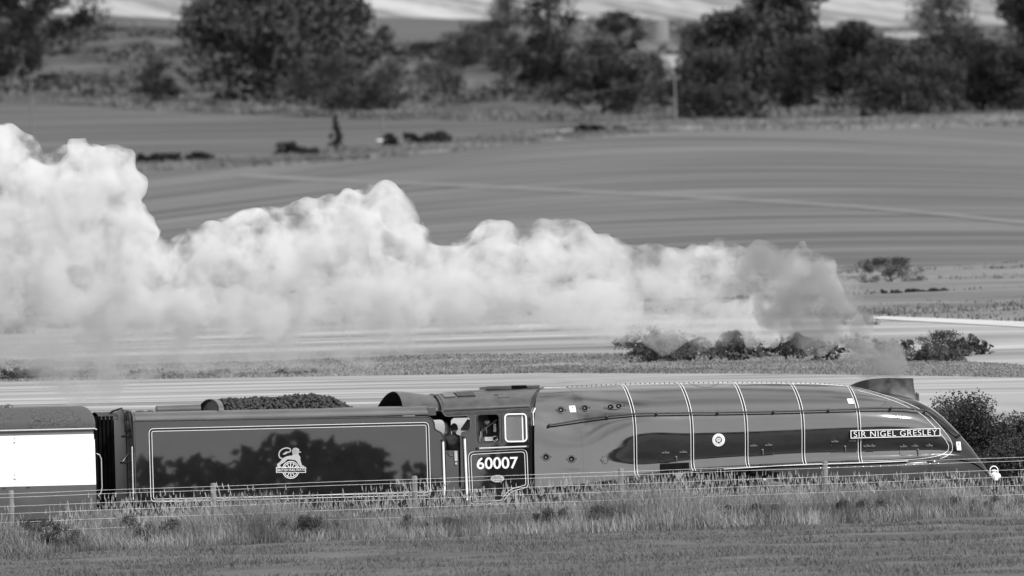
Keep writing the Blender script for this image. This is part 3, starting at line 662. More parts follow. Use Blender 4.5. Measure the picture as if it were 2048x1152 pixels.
# lining and number
cpoly = round_poly(px2([(935.5, 903.5), (1054, 897.5), (1057, 974), (1021, 984), (1005, 1006), (940.5, 1009)]), [.16, .16, .10, .12, .05, .1])
put('cab_lining', ring_plate(cpoly, .013, YS - .013, .004), MT['line'], cab)
put('cab_lining', ring_plate(inset(cpoly, .062), .012, YS - .013, .004), MT['line'], cab)
put('lining_field', xz_plate([inset(cpoly, .019), inset(cpoly, .061)], YS - .013, .002), MT['black'], cab)
a = W(953.5, 938.7)
put('cab_number', fit_text('60007', (a[0], YS - .0135, a[2] - .002), (1, 0, 0), (0, 0, 1), W(1036, 934)[0] - a[0], .285, .014, 1.0), MT['line'], cab)
a = W(947.5, 984.5)
put('route_code', fit_text('RA 9', (a[0], YS - .0135, a[2]), (1, 0, 0), (0, 0, 1), .17, .06, .0, 1.0), MT['line'], cab)
c = W(994.5, 957.3)
el = [(c[0] + .178 * math.cos(t), c[2] + .098 * math.sin(t)) for t in np.linspace(0, 2 * math.pi, 41)[:-1]]
bp_ = put('builders_plate', xz_plate([el], YS - .013, .012), MT['plate'], cab)
put('plate_rim', ring_plate(el, .012, YS - .026, .004), MT['dark'], bp_)
for dz, ww in ((.05, .18), (.025, .26), (0, .28), (-.025, .26), (-.05, .18)):
    mb = MB()
    for k in range(int(ww / .035)):
        x = c[0] - ww / 2 + k * .035; mb.box(x, x + .022, YS - .031, YS - .026, c[2] + dz - .007, c[2] + dz + .007)
    ob('raised_lettering', mb, MT['dark'], bp_, None)
# cab front: V shaped, with a spectacle window each side
PL0 = np.array([.44, YS]); PL1 = np.array([1.16, 0.0])
def onV(px, py, off=0.0):
    t = PL1 - PL0; nn = np.array([-t[1], t[0]]); nn /= np.linalg.norm(nn); nn = nn if nn[1] < 0 else -nn
    # plane through PL0 with horizontal normal nn
    nn = np.array([t[1], -t[0]]) / np.linalg.norm(t); v = ray(px, py); d_ = ((PL0[0] - CAM[0]) * nn[0] + (PL0[1] - CAM[1]) * nn[1]) / (v[0] * nn[0] + v[1] * nn[1])
    p = CAM + v * d_; return Vector((p[0] + nn[0] * off, p[1] + nn[1] * off, p[2]))
def roof_sec(x):
    f = smoothstep(-1.7, .3, x); zc = np.interp(x, [-1.75, -1.34, -.82, .4, 1.2], [3.755, 3.80, 3.845, 3.885, 3.885]); ze = np.interp(x, [-1.75, .5, 1.2], [3.315, 3.375, 3.39])
    pts = [(-1.385, ze - .12), (-1.39, ze - .06), (-1.385, ze), (-1.33, ze + .10), (-1.2, ze + .21), (-1.0, ze + .315), (-.75, ze + .40), (-.45, zc - .045), (-.2, zc - .008), (0, zc)]
    return pts
rows = []
for x in np.linspace(-1.72, .46, 24):
    s = roof_sec(x); s = s + [(-a, b) for a, b in s[-2::-1]]
    rows.append([(x + (.70 * (1 - abs(a) / 1.39)) * smoothstep(-1.2, .46, x) - .0 + (0.12 * (1 if (b < 3.3) else 0)) * (1 - smoothstep(-1.72, -1.4, x)), a, b) for a, b in s])
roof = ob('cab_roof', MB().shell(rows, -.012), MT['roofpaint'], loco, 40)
zz = [(x, roof_sec(x)[2]) for x in np.linspace(-1.66, .45, 12)]
ob('roof_gutter', MB().tube([(x, q[0] - .012, q[1]) for x, q in zz], .012, 6), MT['dark'], roof)
# roof ventilators, hatch, rivets
def roof_pt(x, y):
    s = roof_sec(x); ys = [q[0] for q in s]; return float(np.interp(y, ys, [q[1] for q in s]))
def roof_patch(name, xa, xb, ya, yb, m, hgt=.02):
    rows = [[(x, y, roof_pt(x, y) + hgt) for y in np.linspace(ya, yb, 6)] for x in np.linspace(xa, xb, 8)]
    return ob(name, MB().shell(rows, -hgt), m, roof, 40)
roof_patch('roof_vent', -1.55, -1.28, -.98, -.55, MT['rolltop'], .025); roof_patch('roof_vent', -1.22, -.78, -.98, -.55, MT['dark'], .03)
roof_patch('roof_panel', -.25, .02, -1.12, -.9, MT['roofpaint'], .008)
ht = ob('roof_hatch', MB().box(-.35, .25, -.42, .42, 3.84, 3.915), MT['roofpaint'], roof, None)
ob('roof_hatch_opening', MB().box(.27, .62, -.4, .4, 3.86, 3.925), MT['rubber'], roof, None)
ob('roof_hatch', MB().box(.64, .95, -.42, .42, 3.85, 3.915), MT['roofpaint'], roof, None)
mb = MB()
for x in np.linspace(-1.65, .3, 40):
    for y in (-.5,): mb.lathe((x, y, roof_pt(x, y)), (0, -.3, 1), [(0, .014), (.014, .008)], 5)
for y in np.linspace(-1.3, 0, 16): mb.lathe((-1.66, y, roof_pt(-1.66, y)), (0, -.5, 1), [(0, .015), (.018, .008)], 5)
for x in (-.3, -.25, -.2, -.12): mb.lathe((x, -.95, roof_pt(x, -.95)), (0, -.7, 1), [(0, .02), (.02, .01)], 6)
o = ob('roof_rivets', mb, MT['dark'], roof); o['kind'] = 'stuff'
for s in (1, -1):
    # V front plate
    t = (PL1 - PL0); k = 10; rows = []
    for u in np.linspace(0, 1, k):
        q = PL0 + t * u; zt = roof_pt(.46, q[1]) - .01; rows.append([(q[0], q[1] * s, z) for z in np.linspace(1.2, zt, 8)])
    ob('cab_front', MB().shell(rows if s == 1 else rows[::-1], .008), MT['paint'], loco, 40)
spec = [(1063.5, 826.5), (1069, 814), (1077, 800), (1080.5, 806), (1080.5, 813), (1076, 832), (1073.5, 849.5), (1064.5, 850)]
P3 = [onV(a, b, .03) for a, b in spec]; fr_ = ob('spectacle_frame', MB().tube(P3, .017, 7, True), MT['white'], loco)
ob('spectacle_glass', MB().add([onV(a, b, .022) for a, b in spec], [tuple(range(len(spec)))]), MT['window'], fr_, None)
# cab floor and interior: boiler backhead, pipes, levers, seat
ob('cab_floor', MB().box(-1.6, .42, -1.34, 1.34, 1.2, 1.3), MT['frame'], loco, None)
bh = ob('boiler_backhead', MB().lathe((-.42, .12, 2.3), (1, 0, 0), [(0, .95), (.06, 1.06), (1.3, 1.06)], 32), MT['dark'], loco)
for i in range(12):
    y = random.uniform(-.9, .3); z = random.uniform(2.3, 3.0); l_ = random.uniform(.15, .5)
    ob('pipe', MB().tube([(-.46 - random.random() * .12, y, z), (-.48 - random.random() * .12, y - .02, z - l_)], random.choice([.012, .018, .026]), 8), MT[random.choice(['brass', 'steel', 'steel'])], bh)
ob('regulator_handle', MB().tube([W(962, 864, -.7), W(994, 839, -.7)], .022, 8), MT['lion'], bh)
for (px_, py_, r_) in ((975, 845, .07), (985, 852, .05)):
    q = W(px_, py_, -.55); ob('gauge', MB().lathe(q, (-.6, -1, 0), [(0, r_), (.03, r_), (.035, r_ * .8)], 16), MT['brass'], bh)
for px_ in (987.5, 989.5, 991.5):
    ob('pipe', MB().tube([W(px_, 847, -.8), W(px_ + .5, 862, -.8), W(px_ - 1, 868, -.8)], .011, 6), MT['steel'], bh)
ob('pipe', MB().tube([W(973, 855, -.85), W(974, 868, -.85)], .018, 6), MT['steel'], bh)
sq = W(977, 878, -1.1); ob('valve_block', MB().box(sq[0] - .10, sq[0] + .1, -1.15, -1.0, sq[2] - .05, sq[2] + .05), MT['brass'], bh)
ob('valve_wheel', MB().tube([(sq[0] + .16 + .06 * math.cos(a), -1.1, sq[2] + .06 * math.sin(a)) for a in np.linspace(0, 2 * math.pi, 15)[:-1]], .012, 6, True), MT['steel'], bh)
st = W(928, 850, -1.1)
ob('wind_deflector', MB().add([W(a, b, -.95) for a, b in ((935, 838), (940, 840), (941, 856), (935, 861.5), (922, 861.5), (921, 858))] + [W(a, b, -.93) for a, b in ((935, 838), (940, 840), (941, 856), (935, 861.5), (922, 861.5), (921, 858))], [tuple(range(6)), tuple(range(11, 5, -1))] + [(i, i + 6, (i + 1) % 6 + 6, (i + 1) % 6) for i in range(6)]), MT['roofpaint'], loco, None)
# running gear
def wheel(x, y, r, spokes, parent, name='wheel'):
    mb = MB(); s = 1 if y > 0 else -1; ax = (0, s, 0); c = (x, y, r)
    mb.lathe(c, ax, [(-.06, r + .03), (-.04, r + .03), (-.035, r), (.07, r - .005), (.07, r - .09), (-.05, r - .09)], 40)
    w_ = ob(name, mb, MT['frame'], parent)
    mb = MB()
    for k in range(spokes):
        a = 2 * math.pi * k / spokes; mb.tube([(x + math.cos(a) * .1, y, r + math.sin(a) * .1), (x + math.cos(a) * (r - .07), y, r + math.sin(a) * (r - .07))], [.04, .026], 6)
    mb.lathe(c, ax, [(-.08, .15), (.09, .15), (.1, .09)], 18); ob('spokes', mb, MT['frame'], w_); return w_
for x in (3.35, 5.55, 7.75):
    for y in (-.79, .79): wheel(x, y, 1.015, 20, loco, 'driving_wheel')
for x in (9.3, 11.2):
    for y in (-.79, .79): wheel(x, y, .48, 10, loco, 'bogie_wheel')
for y in (-.79, .79): wheel(.9, y, .56, 10, loco, 'trailing_wheel')
ob('main_frame', MB().box(.3, 12.0, -.6, .6, .75, 1.5), MT['frame'], loco, None)
rd = ob('coupling_rod', MB().box(3.2, 7.9, -1.0, -.94, .82, .94), MT['steel'], loco, None)
for x in (3.35, 5.55, 7.75): ob('crank_pin', MB().lathe((x, -.9, .88), (0, -1, 0), [(0, .1), (.14, .1), (.15, .06)], 14), MT['steel'], rd)
q = W(1533, 960, -1.15); ob('connecting_rod', MB().tube([(q[0] - .0, -1.12, q[2]), (q[0] + 2.4, -1.12, 1.02)], [.07, .06], 8), MT['steel'], loco)
ob('rod_end', MB().lathe((q[0], -1.05, q[2]), (0, -1, 0), [(0, .10), (.14, .10), (.15, .05)], 16), MT['steel'], loco)
q2 = W(1600, 945, -1.15); ob('expansion_link', MB().tube([(q2[0] - .1, -1.14, q2[2] + .06), (q2[0] - .02, -1.14, q2[2] + .14), (q2[0] + .06, -1.14, q2[2] + .08), (q2[0] + .1, -1.14, q2[2] - .2)], .035, 8), MT['steel'], loco)
ob('cylinder', MB().lathe((8.9, -1.08, .95), (1, 0, 0), [(0, .2), (.02, .3), (1.1, .3), (1.12, .2)], 20), MT['frame'], loco)
# lamp
lp = W(1988.5, 961, -.62); lz = lp[2]; lx_ = lp[0]
lamp = root('headlamp', (lx_, -.62, lz), 'white oil headlamp with carrying loop on the front buffer beam bracket', 'lamp')
ob('lamp_body', MB().lathe((lx_, -.62, lz), (0, 0, 1), [(0, .09), (.02, .1), (.16, .1), (.18, .075), (.2, .05)], 18), MT['white'], lamp)
ob('lens', MB().lathe((lx_ + .05, -.62, lz + .09), (1, 0, 0), [(0, .075), (.09, .075), (.10, .06), (.115, .03)], 16), MT['white'], lamp)
ob('lens_hood', MB().lathe((lx_ - .05, -.62, lz + .09), (-1, 0, 0), [(0, .07), (.08, .07), (.085, .05)], 16), MT['white'], lamp)
ob('cap', MB().lathe((lx_, -.62, lz + .19), (0, 0, 1), [(0, .05), (.03, .05), (.035, .085), (.05, .085), (.075, .03)], 16), MT['white'], lamp)
ob('carrying_loop', MB().tube([(lx_ - .1, -.62, lz + .06), (lx_ - .1, -.62, lz + .25)] + [(lx_ - .1 * math.cos(a), -.62, lz + .25 + .1 * math.sin(a)) for a in np.linspace(0.2, math.pi - .2, 9)] + [(lx_ + .1, -.62, lz + .25), (lx_ + .1, -.62, lz + .06)], .013, 8), MT['white'], lamp)
ob('lamp_bracket', MB().box(lx_ - .02, lx_ + .02, -.65, -.59, 1.15, lz), MT['white'], lamp, None)
ob('lamp_shelf', MB().box(lx_ - .3, lx_ + .02, -.68, -.56, lz - .16, lz - .12), MT['black'], loco, None)

# ================================================================== PERSON in the doorway
def skin_body(name, verts, edges, m, parent=None, levels=2, rootv=0):
    me = bpy.data.meshes.new(name); me.from_pydata([v[0] for v in verts], edges, []); o = bpy.data.objects.new(name, me); COL.objects.link(o)
    md = o.modifiers.new('skin', 'SKIN'); md.use_smooth_shade = True
    for i, v in enumerate(verts):
        sv = me.skin_vertices[0].data[i]; sv.radius = v[1] if isinstance(v[1], tuple) else (v[1], v[1]); sv.use_root = (i == rootv)
    sd = o.modifiers.new('sub', 'SUBSURF'); sd.levels = levels; sd.render_levels = levels
    dg = bpy.context.evaluated_depsgraph_get(); me2 = bpy.data.meshes.new_from_object(o.evaluated_get(dg)); bpy.data.objects.remove(o)
    me2.materials.clear(); me2.shade_smooth(); return put(name, me2, m, parent)
hx, hz_ = -1.36, 1.3; py0 = -1.02
person = root('person', (hx, py0, hz_), 'person in dark jacket and cap leaning in the cab doorway, back turned', 'person')
def pp(a, b, c): return (hx + a, py0 + b, hz_ + c)
bv = [(pp(0, 0, .82), (.16, .13)), (pp(0, .02, 1.0), (.17, .135)), (pp(0, .03, 1.2), (.19, .13)), (pp(.0, .04, 1.36), (.17, .11)), (pp(.02, .06, 1.45), .062), (pp(.03, .08, 1.52), .055),
      (pp(-.2, .05, 1.36), .075), (pp(-.27, .02, 1.1), .062), (pp(-.25, .14, .88), .05), (pp(-.23, .24, .84), .04),
      (pp(.2, .05, 1.36), .075), (pp(.26, .0, 1.1), .062), (pp(.24, .1, .88), .05), (pp(.22, .2, .84), .04),
      (pp(-.1, 0, .74), .1), (pp(-.11, .02, .42), .075), (pp(-.11, -.02, .08), .05), (pp(-.12, .12, .04), .04),
      (pp(.1, 0, .74), .1), (pp(.11, .03, .42), .075), (pp(.11, -.02, .08), .05), (pp(.12, .12, .04), .04)]
be = [(0, 1), (1, 2), (2, 3), (3, 4), (4, 5), (3, 6), (6, 7), (7, 8), (8, 9), (3, 10), (10, 11), (11, 12), (12, 13), (0, 14), (14, 15), (15, 16), (16, 17), (0, 18), (18, 19), (19, 20), (20, 21)]
skin_body('body', bv, be, MT['cloth'], person)
# head with face, turned away from the camera
mb = MB(); k = 16; rows = []
for i in range(13):
    a = math.pi * i / 12 - math.pi / 2; rr_ = math.cos(a); z = math.sin(a)
    rows.append([pp(.04 + .075 * rr_ * math.cos(2 * math.pi * j / k) * (1 - .12 * (z < 0) * -z), .10 + .095 * rr_ * math.sin(2 * math.pi * j / k) + .012 * (z < -.1), 1.595 + .118 * z) for j in range(k + 1)])
mb.grid(rows); hd = ob('head', mb, MT['skin'], person, 80)
ob('nose', MB().tube([pp(.04, .19, 1.61), pp(.04, .215, 1.575), pp(.04, .19, 1.565)], [.01, .018, .01], 6), MT['skin'], hd)
for s in (-1, 1):
    ob('ear', MB().lathe(pp(.04 + s * .076, .09, 1.59), (s, 0, 0), [(-.01, .026), (.01, .03), (.014, .02)], 10), MT['skin'], hd)
    ob('eye', MB().lathe(pp(.04 + s * .03, .187, 1.605), (0, 1, 0), [(0, .013), (.006, .008)], 8), MT['hair'], hd)
ob('mouth', MB().box(*(lambda p: (p[0] - .025, p[0] + .025, p[1], p[1] + .008, p[2], p[2] + .01))(pp(.04, .186, 1.535))), MT['lion'], hd, None)
mb = MB(); rows = []
for i in range(8):
    a = (math.pi / 2) * i / 7; rows.append([pp(.04 + .092 * math.cos(a) * math.cos(2 * math.pi * j / k), .095 + .11 * math.cos(a) * math.sin(2 * math.pi * j / k), 1.605 + .125 * math.sin(a) - .04 * (1 - i / 7) * (math.sin(2 * math.pi * j / k) < -.2)) for j in range(k + 1)])
mb.grid(rows); ob('cap', mb, MT['hair'], person, 80)
for s in (-1, 1):
    bx_, by_, bz_ = (-.23 if s < 0 else .22), .24, .83
    hv = [(pp(bx_, by_, bz_), .03), (pp(bx_, by_ + .05, bz_ - .005), .034)]; he = [(0, 1)]
    for f_ in range(4):
        o_ = (f_ - 1.5) * .021; L_ = (.032, .036, .034, .026)[f_]; i0 = len(hv)
        hv += [(pp(bx_ + o_, by_ + .09, bz_), .009), (pp(bx_ + o_, by_ + .09 + L_, bz_ - .012), .0085), (pp(bx_ + o_, by_ + .09 + L_ * 1.4, bz_ - .04), .0075)]; he += [(1, i0), (i0, i0 + 1), (i0 + 1, i0 + 2)]
    i0 = len(hv); hv += [(pp(bx_ - s * .04, by_ + .04, bz_ - .01), .010), (pp(bx_ - s * .055, by_ + .075, bz_ - .025), .0085)]; he += [(0, i0), (i0, i0 + 1)]
    skin_body('hand', hv, he, MT['skin'], person, 1)

# ================================================================== TENDER
tender = root('tender', (-5.5, 0, 0), 'dark lined tender heaped with coal, lion and wheel emblem on its side', 'tender')
TP = px2([(269, 842), (850, 833.2), (858, 834.8), (864, 839), (867.5, 845), (868.3, 850), (868.8, 856), (872, 860.5), (878, 863), (883, 866.5), (886, 872), (887, 878), (889, 1020), (275, 1030)])
ts = put('tender_side', xz_plate([TP], YS, .014), MT['paint_flat'], tender); put('tender_side', xz_plate([TP], -YS, .014), MT['paint'], tender)
mb = MB().tube([(a, YS - .016, b) for a, b in px2([(269, 842), (560, 837.6), (850, 833.2), (858, 834.8), (864, 839), (867.5, 845), (868.3, 850), (868.8, 856), (872, 860.5), (878, 863), (883, 866.5), (886, 872), (887, 878)])], .019, 7)
ob('side_beading', mb, MT['dark'], ts)
tx0, tx1 = -9.25, -1.95
ob('tank', MB().box(tx0 + .01, -2.3, -1.345, 1.345, 1.02, 3.20), MT['frame'], tender, None)
def roll(s):
    prof = [(-1.375, 3.225), (-1.395, 3.235), (-1.395, 3.255), (-1.372, 3.262), (-1.365, 3.30), (-1.34, 3.36), (-1.29, 3.415), (-1.2, 3.45), (-1.1, 3.465)]
    rows = [[(x, a * s, b) for a, b in prof] for x in np.linspace(tx0, -2.06, 30)]
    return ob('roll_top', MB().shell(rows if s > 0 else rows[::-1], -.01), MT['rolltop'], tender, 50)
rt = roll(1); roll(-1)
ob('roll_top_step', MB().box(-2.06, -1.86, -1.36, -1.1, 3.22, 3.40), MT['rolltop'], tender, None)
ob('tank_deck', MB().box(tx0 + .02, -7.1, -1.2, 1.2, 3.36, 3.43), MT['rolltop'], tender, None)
# lining
tl_ = round_poly([(-8.935, 1.295), (-2.05, 1.295), (-2.05, 3.06), (-8.935, 3.06)], .13)
put('tender_lining', ring_plate(tl_, .013, YS - .015, .004), MT['line'], ts); put('tender_lining', ring_plate(inset(tl_, .066), .012, YS - .015, .004), MT['line'], ts)
put('lining_field', xz_plate([inset(tl_, .019), inset(tl_, .065)], YS - .015, .002), MT['black'], ts)
# emblem
def em(p): q = W(540 + p[0] / 14.4, 885 + p[1] / 14.4); return (q[0], q[2])
emb = bpy.data.objects.new('lion_emblem', None); COL.objects.link(emb); emb.parent = tender; emb.matrix_parent_inverse = Matrix.Translation((5.5, 0, 0))
lion = [(330, 470), (400, 435), (470, 402), (560, 382), (640, 375), (650, 340), (634, 290), (634, 230), (655, 182), (700, 152), (760, 152), (800, 177), (840, 200), (835, 235), (800, 250), (822, 275), (818, 315), (812, 345), (845, 385), (875, 435), (865, 480), (880, 540), (900, 600), (920, 660), (980, 675), (988, 702), (870, 702), (830, 650), (780, 572), (730, 517), (670, 502), (600, 492), (510, 482), (465, 512), (430, 555), (380, 590), (320, 620), (290, 650), (287, 675), (315, 690), (317, 712), (215, 712), (200, 670), (200, 620), (240, 590), (290, 555), (318, 512)]
yE = YS - .015
put('lion', xz_plate([[em(p) for p in lion]], yE, .006), MT['lion'], emb)
def ribbon2(pts, w, closed=False):
    P = np.array([em(p) for p in pts]); t = np.gradient(P, axis=0); t /= np.linalg.norm(t, axis=1, keepdims=True); n = np.stack([-t[:, 1], t[:, 0]], 1) * w / 2
    return [tuple(p) for p in P + n] + [tuple(p) for p in (P - n)[::-1]]
tail = smooth_px([(335, 455), (285, 440), (258, 390), (257, 320), (290, 242), (350, 192), (430, 162), (510, 160), (568, 185), (590, 225), (570, 263), (505, 283)], 40)
put('tail', xz_plate([ribbon2(tail, .027)], yE, .006), MT['lion'], emb)
put('tail_tip', xz_plate([[em(p) for p in [(525, 268), (470, 258), (420, 290), (358, 332), (372, 347), (435, 347), (485, 312)]]], yE, .0065), MT['lion'], emb)
put('tongue', xz_plate([[em(p) for p in [(818, 258), (850, 268), (885, 268), (888, 282), (850, 286), (820, 275)]]], yE, .006), MT['line'], emb)
for (x_, a_, b_) in ((660, 195, 335), (695, 175, 350), (730, 175, 350), (765, 200, 345)):
    put('mane_line', xz_plate([[em(p) for p in [(x_, a_), (x_ + 9, a_), (x_ + 14, b_), (x_ + 4, b_)]]], yE - .006, .002), MT['coachgrey'], emb)
cc = em((592, 790)); s_ = W(541, 925)[0] - W(540, 925)[0]; u_ = s_ / 14.4
def circ(r_, n=48): return [(cc[0] + r_ * u_ * math.cos(2 * math.pi * k / n), cc[1] + r_ * u_ * math.sin(2 * math.pi * k / n)) for k in range(n)]
put('wheel_disc', xz_plate([circ(248)], yE, .004), MT['black'], emb)
put('wheel_rim', xz_plate([circ(248), circ(229)], yE - .004, .004), MT['line'], emb); put('wheel_rim', xz_plate([circ(206), circ(192)], yE - .004, .004), MT['line'], emb)
for k in range(12):
    a = math.pi / 6 * k; d = np.array([math.cos(a), math.sin(a)]); n = np.array([-d[1], d[0]]); c_ = np.array(cc)
    put('wheel_spoke', xz_plate([[tuple(c_ + (d * r_ + n * w_) * u_) for r_, w_ in ((60, -11), (192, -8), (192, 8), (60, 11))]], yE - .004, .004), MT['line'], emb)
rc = lambda a, b, c, d: [em((a, c)), em((b, c)), em((b, d)), em((a, d))]
put('name_scroll', xz_plate([rc(168, 1028, 712, 872)], yE - .008, .005), MT['line'], emb); put('scroll_field', xz_plate([rc(184, 1012, 730, 856)], yE - .013, .003), MT['black'], emb)
a = em((205, 838)); bb = em((992, 838)); put('scroll_lettering', fit_text('BRITISH RAILWAYS', (a[0], yE - .0155, a[1]), (1, 0, 0), (0, 0, 1), bb[0] - a[0], 80 * u_, .0, 1.05), MT['line'], emb)
# hood over the front of the coal space
rows = []
for t in np.linspace(0, 1, 14):
    x0 = -2.66 + t * .98; zt = np.interp(t, [0, .3, 1], [3.845, 3.83, 3.72]); zs = np.interp(t, [0, 1], [3.44, 3.30]); r = []
    for k in range(25):
        a = math.pi * k / 24; yy = -1.22 * math.cos(a); zz_ = zs + (zt - zs) * (math.sin(a) ** (1.7 - .8 * t))
        r.append((x0 + (.06 * math.sin(a) - .10 * max(0, -math.cos(a))) * (1 - t), yy, zz_))
    rows.append(r)
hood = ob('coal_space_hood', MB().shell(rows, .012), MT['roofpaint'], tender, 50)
ob('front_bulkhead', MB().box(-2.3, -2.2, -1.2, -1.0, 2.6, 3.45).box(-2.3, -2.2, 1.0, 1.2, 2.6, 3.45).box(-2.28, -2.22, -1.0, 1.0, 1.2, 3.1), MT['frame'], tender, None)
# rear coal bulkhead hoop
rows = []
for x, o_ in ((-7.16, 0), (-7.04, 0)):
    rows.append([(x - .06 * abs(math.cos(math.pi * k / 24)) * 0, -1.2 * math.cos(math.pi * k / 24), 3.40 + .355 * math.sin(math.pi * k / 24) ** .75) for k in range(25)])
hp_ = ob('coal_hoop', MB().shell(rows, .02), MT['rolltop'], tender, 50)
n_ = 25; ob('coal_bulkhead', MB().add([(-7.07, p[1], p[2] - .005) for p in rows[0]] + [(-7.05, p[1], p[2] - .005) for p in rows[0]], [tuple(range(25)), tuple(range(49, 24, -1))]), MT['dark'], hp_, None)
a = W(312, 822, -.55); b = W(400, 818, -.55); ob('fire_iron_tunnel', MB().lathe((a[0], -.55, 3.51), (1, 0, 0), [(0, .1), (.02, .115), (b[0] - a[0], .125)], 18), MT['rolltop'], tender)
for px_, r_ in ((280, .17), (300, .13)):
    q = W(px_, 822, -.2); ob('tank_vent', MB().lathe((q[0], -.2, 3.40), (0, 0, 1), [(0, r_), (.08, r_), (.12, r_ * .6), (.13, .01)], 18), MT['dark'], tender)
# rear end
prof = [(-1.37, 1.05), (-1.37, 3.2), (-1.33, 3.36), (-1.15, 3.47), (-.8, 3.53), (-.4, 3.555), (0, 3.56)]; prof = prof + [(-a, b) for a, b in prof[-2::-1]]
rp = ob('rear_plate', MB().add([(x, a, b) for x in (-9.30, -9.25) for a, b in prof], [tuple(range(len(prof) - 1, -1, -1)), tuple(range(len(prof), 2 * len(prof)))] + [(i, i + 1, i + 1 + len(prof), i + len(prof)) for i in range(len(prof) - 1)]), MT['rolltop'], tender, None)
ob('gangway_bellows', MB().box(-10.12, -9.6, -.52, .52, 1.2, 3.3), MT['rubber'], tender, None)
mb = MB()
for x in np.linspace(-10.05, -9.66, 5): mb.box(x - .03, x + .03, -.57, .57, 1.18, 3.40)
ob('bellows_rib', mb, MT['rubber'], tender, None)
ob('gangway_hood', MB().shell([[(x, .56 * math.cos(a), 3.32 + .2 * math.sin(a)) for a in np.linspace(math.pi, 0, 13)] for x in (-9.98, -9.7, -9.5)], -.02), MT['dark'], tender, 50)
for y in (-.78, -1.08):
    ob('ladder_rail', MB().tube([(-9.36, y, 1.1), (-9.36, y, 3.0)], .018, 6), MT['dark'], rp)
for z in np.arange(1.3, 3.0, .28): ob('ladder_rung', MB().tube([(-9.36, -.78, z), (-9.36, -1.08, z)], .015, 6), MT['dark'], rp)
ob('rear_handrail', MB().tube([W(264, 893, -1.36), W(266.5, 1000, -1.36)], .017, 8), MT['steel'], rp)
ob('rear_step', MB().box(-9.5, -9.31, -1.15, -.62, 2.25, 2.29), MT['frame'], rp, None); ob('rear_step_brace', MB().tube([(-9.34, -.9, 2.5), (-9.5, -.9, 2.29)], .015, 6), MT['steel'], rp)
ob('rear_shelf', MB().box(-9.45, -9.31, -1.15, -.6, 2.88, 2.92), MT['frame'], rp, None)
ob('hose', MB().tube([(-9.34, -.75, 3.05), (-9.36, -.75, 3.4), (-9.42, -.6, 3.58), (-9.6, -.4, 3.52), (-9.72, -.3, 3.42)], .025, 8), MT['dark'], rp)
ob('hose', MB().tube([(-9.33, -.55, 3.0), (-9.35, -.6, 3.45), (-9.3, -.9, 3.5), (-9.33, -1.2, 3.3), (-9.33, -1.25, 3.05)], .022, 8), MT['roofpaint'], rp)
ob('water_scoop_dome', MB().lathe((-9.33, -.95, 3.12), (-1, -.2, 0), [(0, .14), (.05, .13), (.08, .06)], 14), MT['roofpaint'], rp)
# front doorway of the footplate
bar((886, 881), (890, 1004), .026, YS - .075, MT['white'], tender)
q0 = W(889, 900, -1.33)[0]; q1 = W(921, 900, -1.33)[0]
dr = ob('cab_door', MB().box(q0 + .02, q1 - .06, -1.34, -1.31, 1.25, W(905, 901, -1.33)[2]), MT['coachgrey'], tender, None)
ob('door_hoop', MB().tube([(q0 + .08, -1.35, W(905, 903)[2])] + [(q0 + .20 - .12 * math.cos(a), -1.35, W(905, 905)[2] - .09 * math.sin(a)) for a in np.linspace(0, math.pi, 9)], .012, 6), MT['roofpaint'], dr)
ob('door_post', MB().box(q1 - .16, q1 - .09, -1.37, -1.345, W(915, 922)[2], W(915, 902)[2]), MT['lion'], dr, None)
ob('door_bolt', MB().box(q1 - .15, q1 - .10, -1.375, -1.345, W(915, 929)[2], W(915, 925)[2]), MT['steel'], dr, None)
ob('gangway_plate', MB().box(-2.2, -1.2, -1.3, 1.3, 1.22, 1.26), MT['frame'], tender, None)
for x in (-8.3, -6.6, -4.7, -3.0):
    for y in (-.79, .79): wheel(x, y, .635, 12, tender, 'tender_wheel')
    ob('axle_box', MB().box(x - .16, x + .16, -1.1, -.92, .48, .82), MT['frame'], tender, None)
ob('tender_frame', MB().box(-9.1, -2.1, -.95, -.9, .55, 1.05).box(-9.1, -2.1, .9, .95, .55, 1.05), MT['frame'], tender, None)

# coal heap: loose lumps nobody could count
def lump_mesh(C, S, seed=1):
    r = np.random.default_rng(seed); bm = bmesh.new(); bmesh.ops.create_icosphere(bm, subdivisions=1, radius=1.0); base = np.array([v.co[:] for v in bm.verts]); F = np.array([[v.index for v in f.verts] for f in bm.faces]); bm.free()
    V = []; FF = []
    for i, (c, s) in enumerate(zip(C, S)):
        q = base * (0.5 + .85 * r.random((len(base), 1))) * (s * (0.7 + .6 * r.random(3))); a, b_ = r.random(2) * 6.28
        Rz = np.array([[math.cos(a), -math.sin(a), 0], [math.sin(a), math.cos(a), 0], [0, 0, 1]]); Rx = np.array([[1, 0, 0], [0, math.cos(b_), -math.sin(b_)], [0, math.sin(b_), math.cos(b_)]])
        V.append(q @ Rz.T @ Rx.T + c); FF.append(F + i * len(base))
    return np.concatenate(V), np.concatenate(FF)
C, S = [], []
def coal_z(x, y):
    ridge = np.interp(x, [-7.05, -6.9, -6.4, -5.5, -4.6, -4.2, -3.85, -3.5, -2.4], [3.62, 3.74, 3.74, 3.76, 3.80, 3.74, 3.56, 3.38, 3.2])
    return ridge - .30 * (abs(y) / 1.05) ** 2
for x in np.arange(-7.0, -2.4, .054):
    for y in np.arange(-1.08, 1.0, .072):
        z = coal_z(x, y)
        if z > 3.25: C.append((x + random.uniform(-.04, .04), y + random.uniform(-.04, .04), z + random.uniform(-.05, .015))); S.append(random.choice([.03, .04, .045, .055, .07, .035, .05]))
V, F = lump_mesh(C, S); ob_ = put('coal', np_mesh('coal', V, F), MT['coal'], None, None, kind='stuff', label='heap of broken black coal filling the tender', cat='coal')
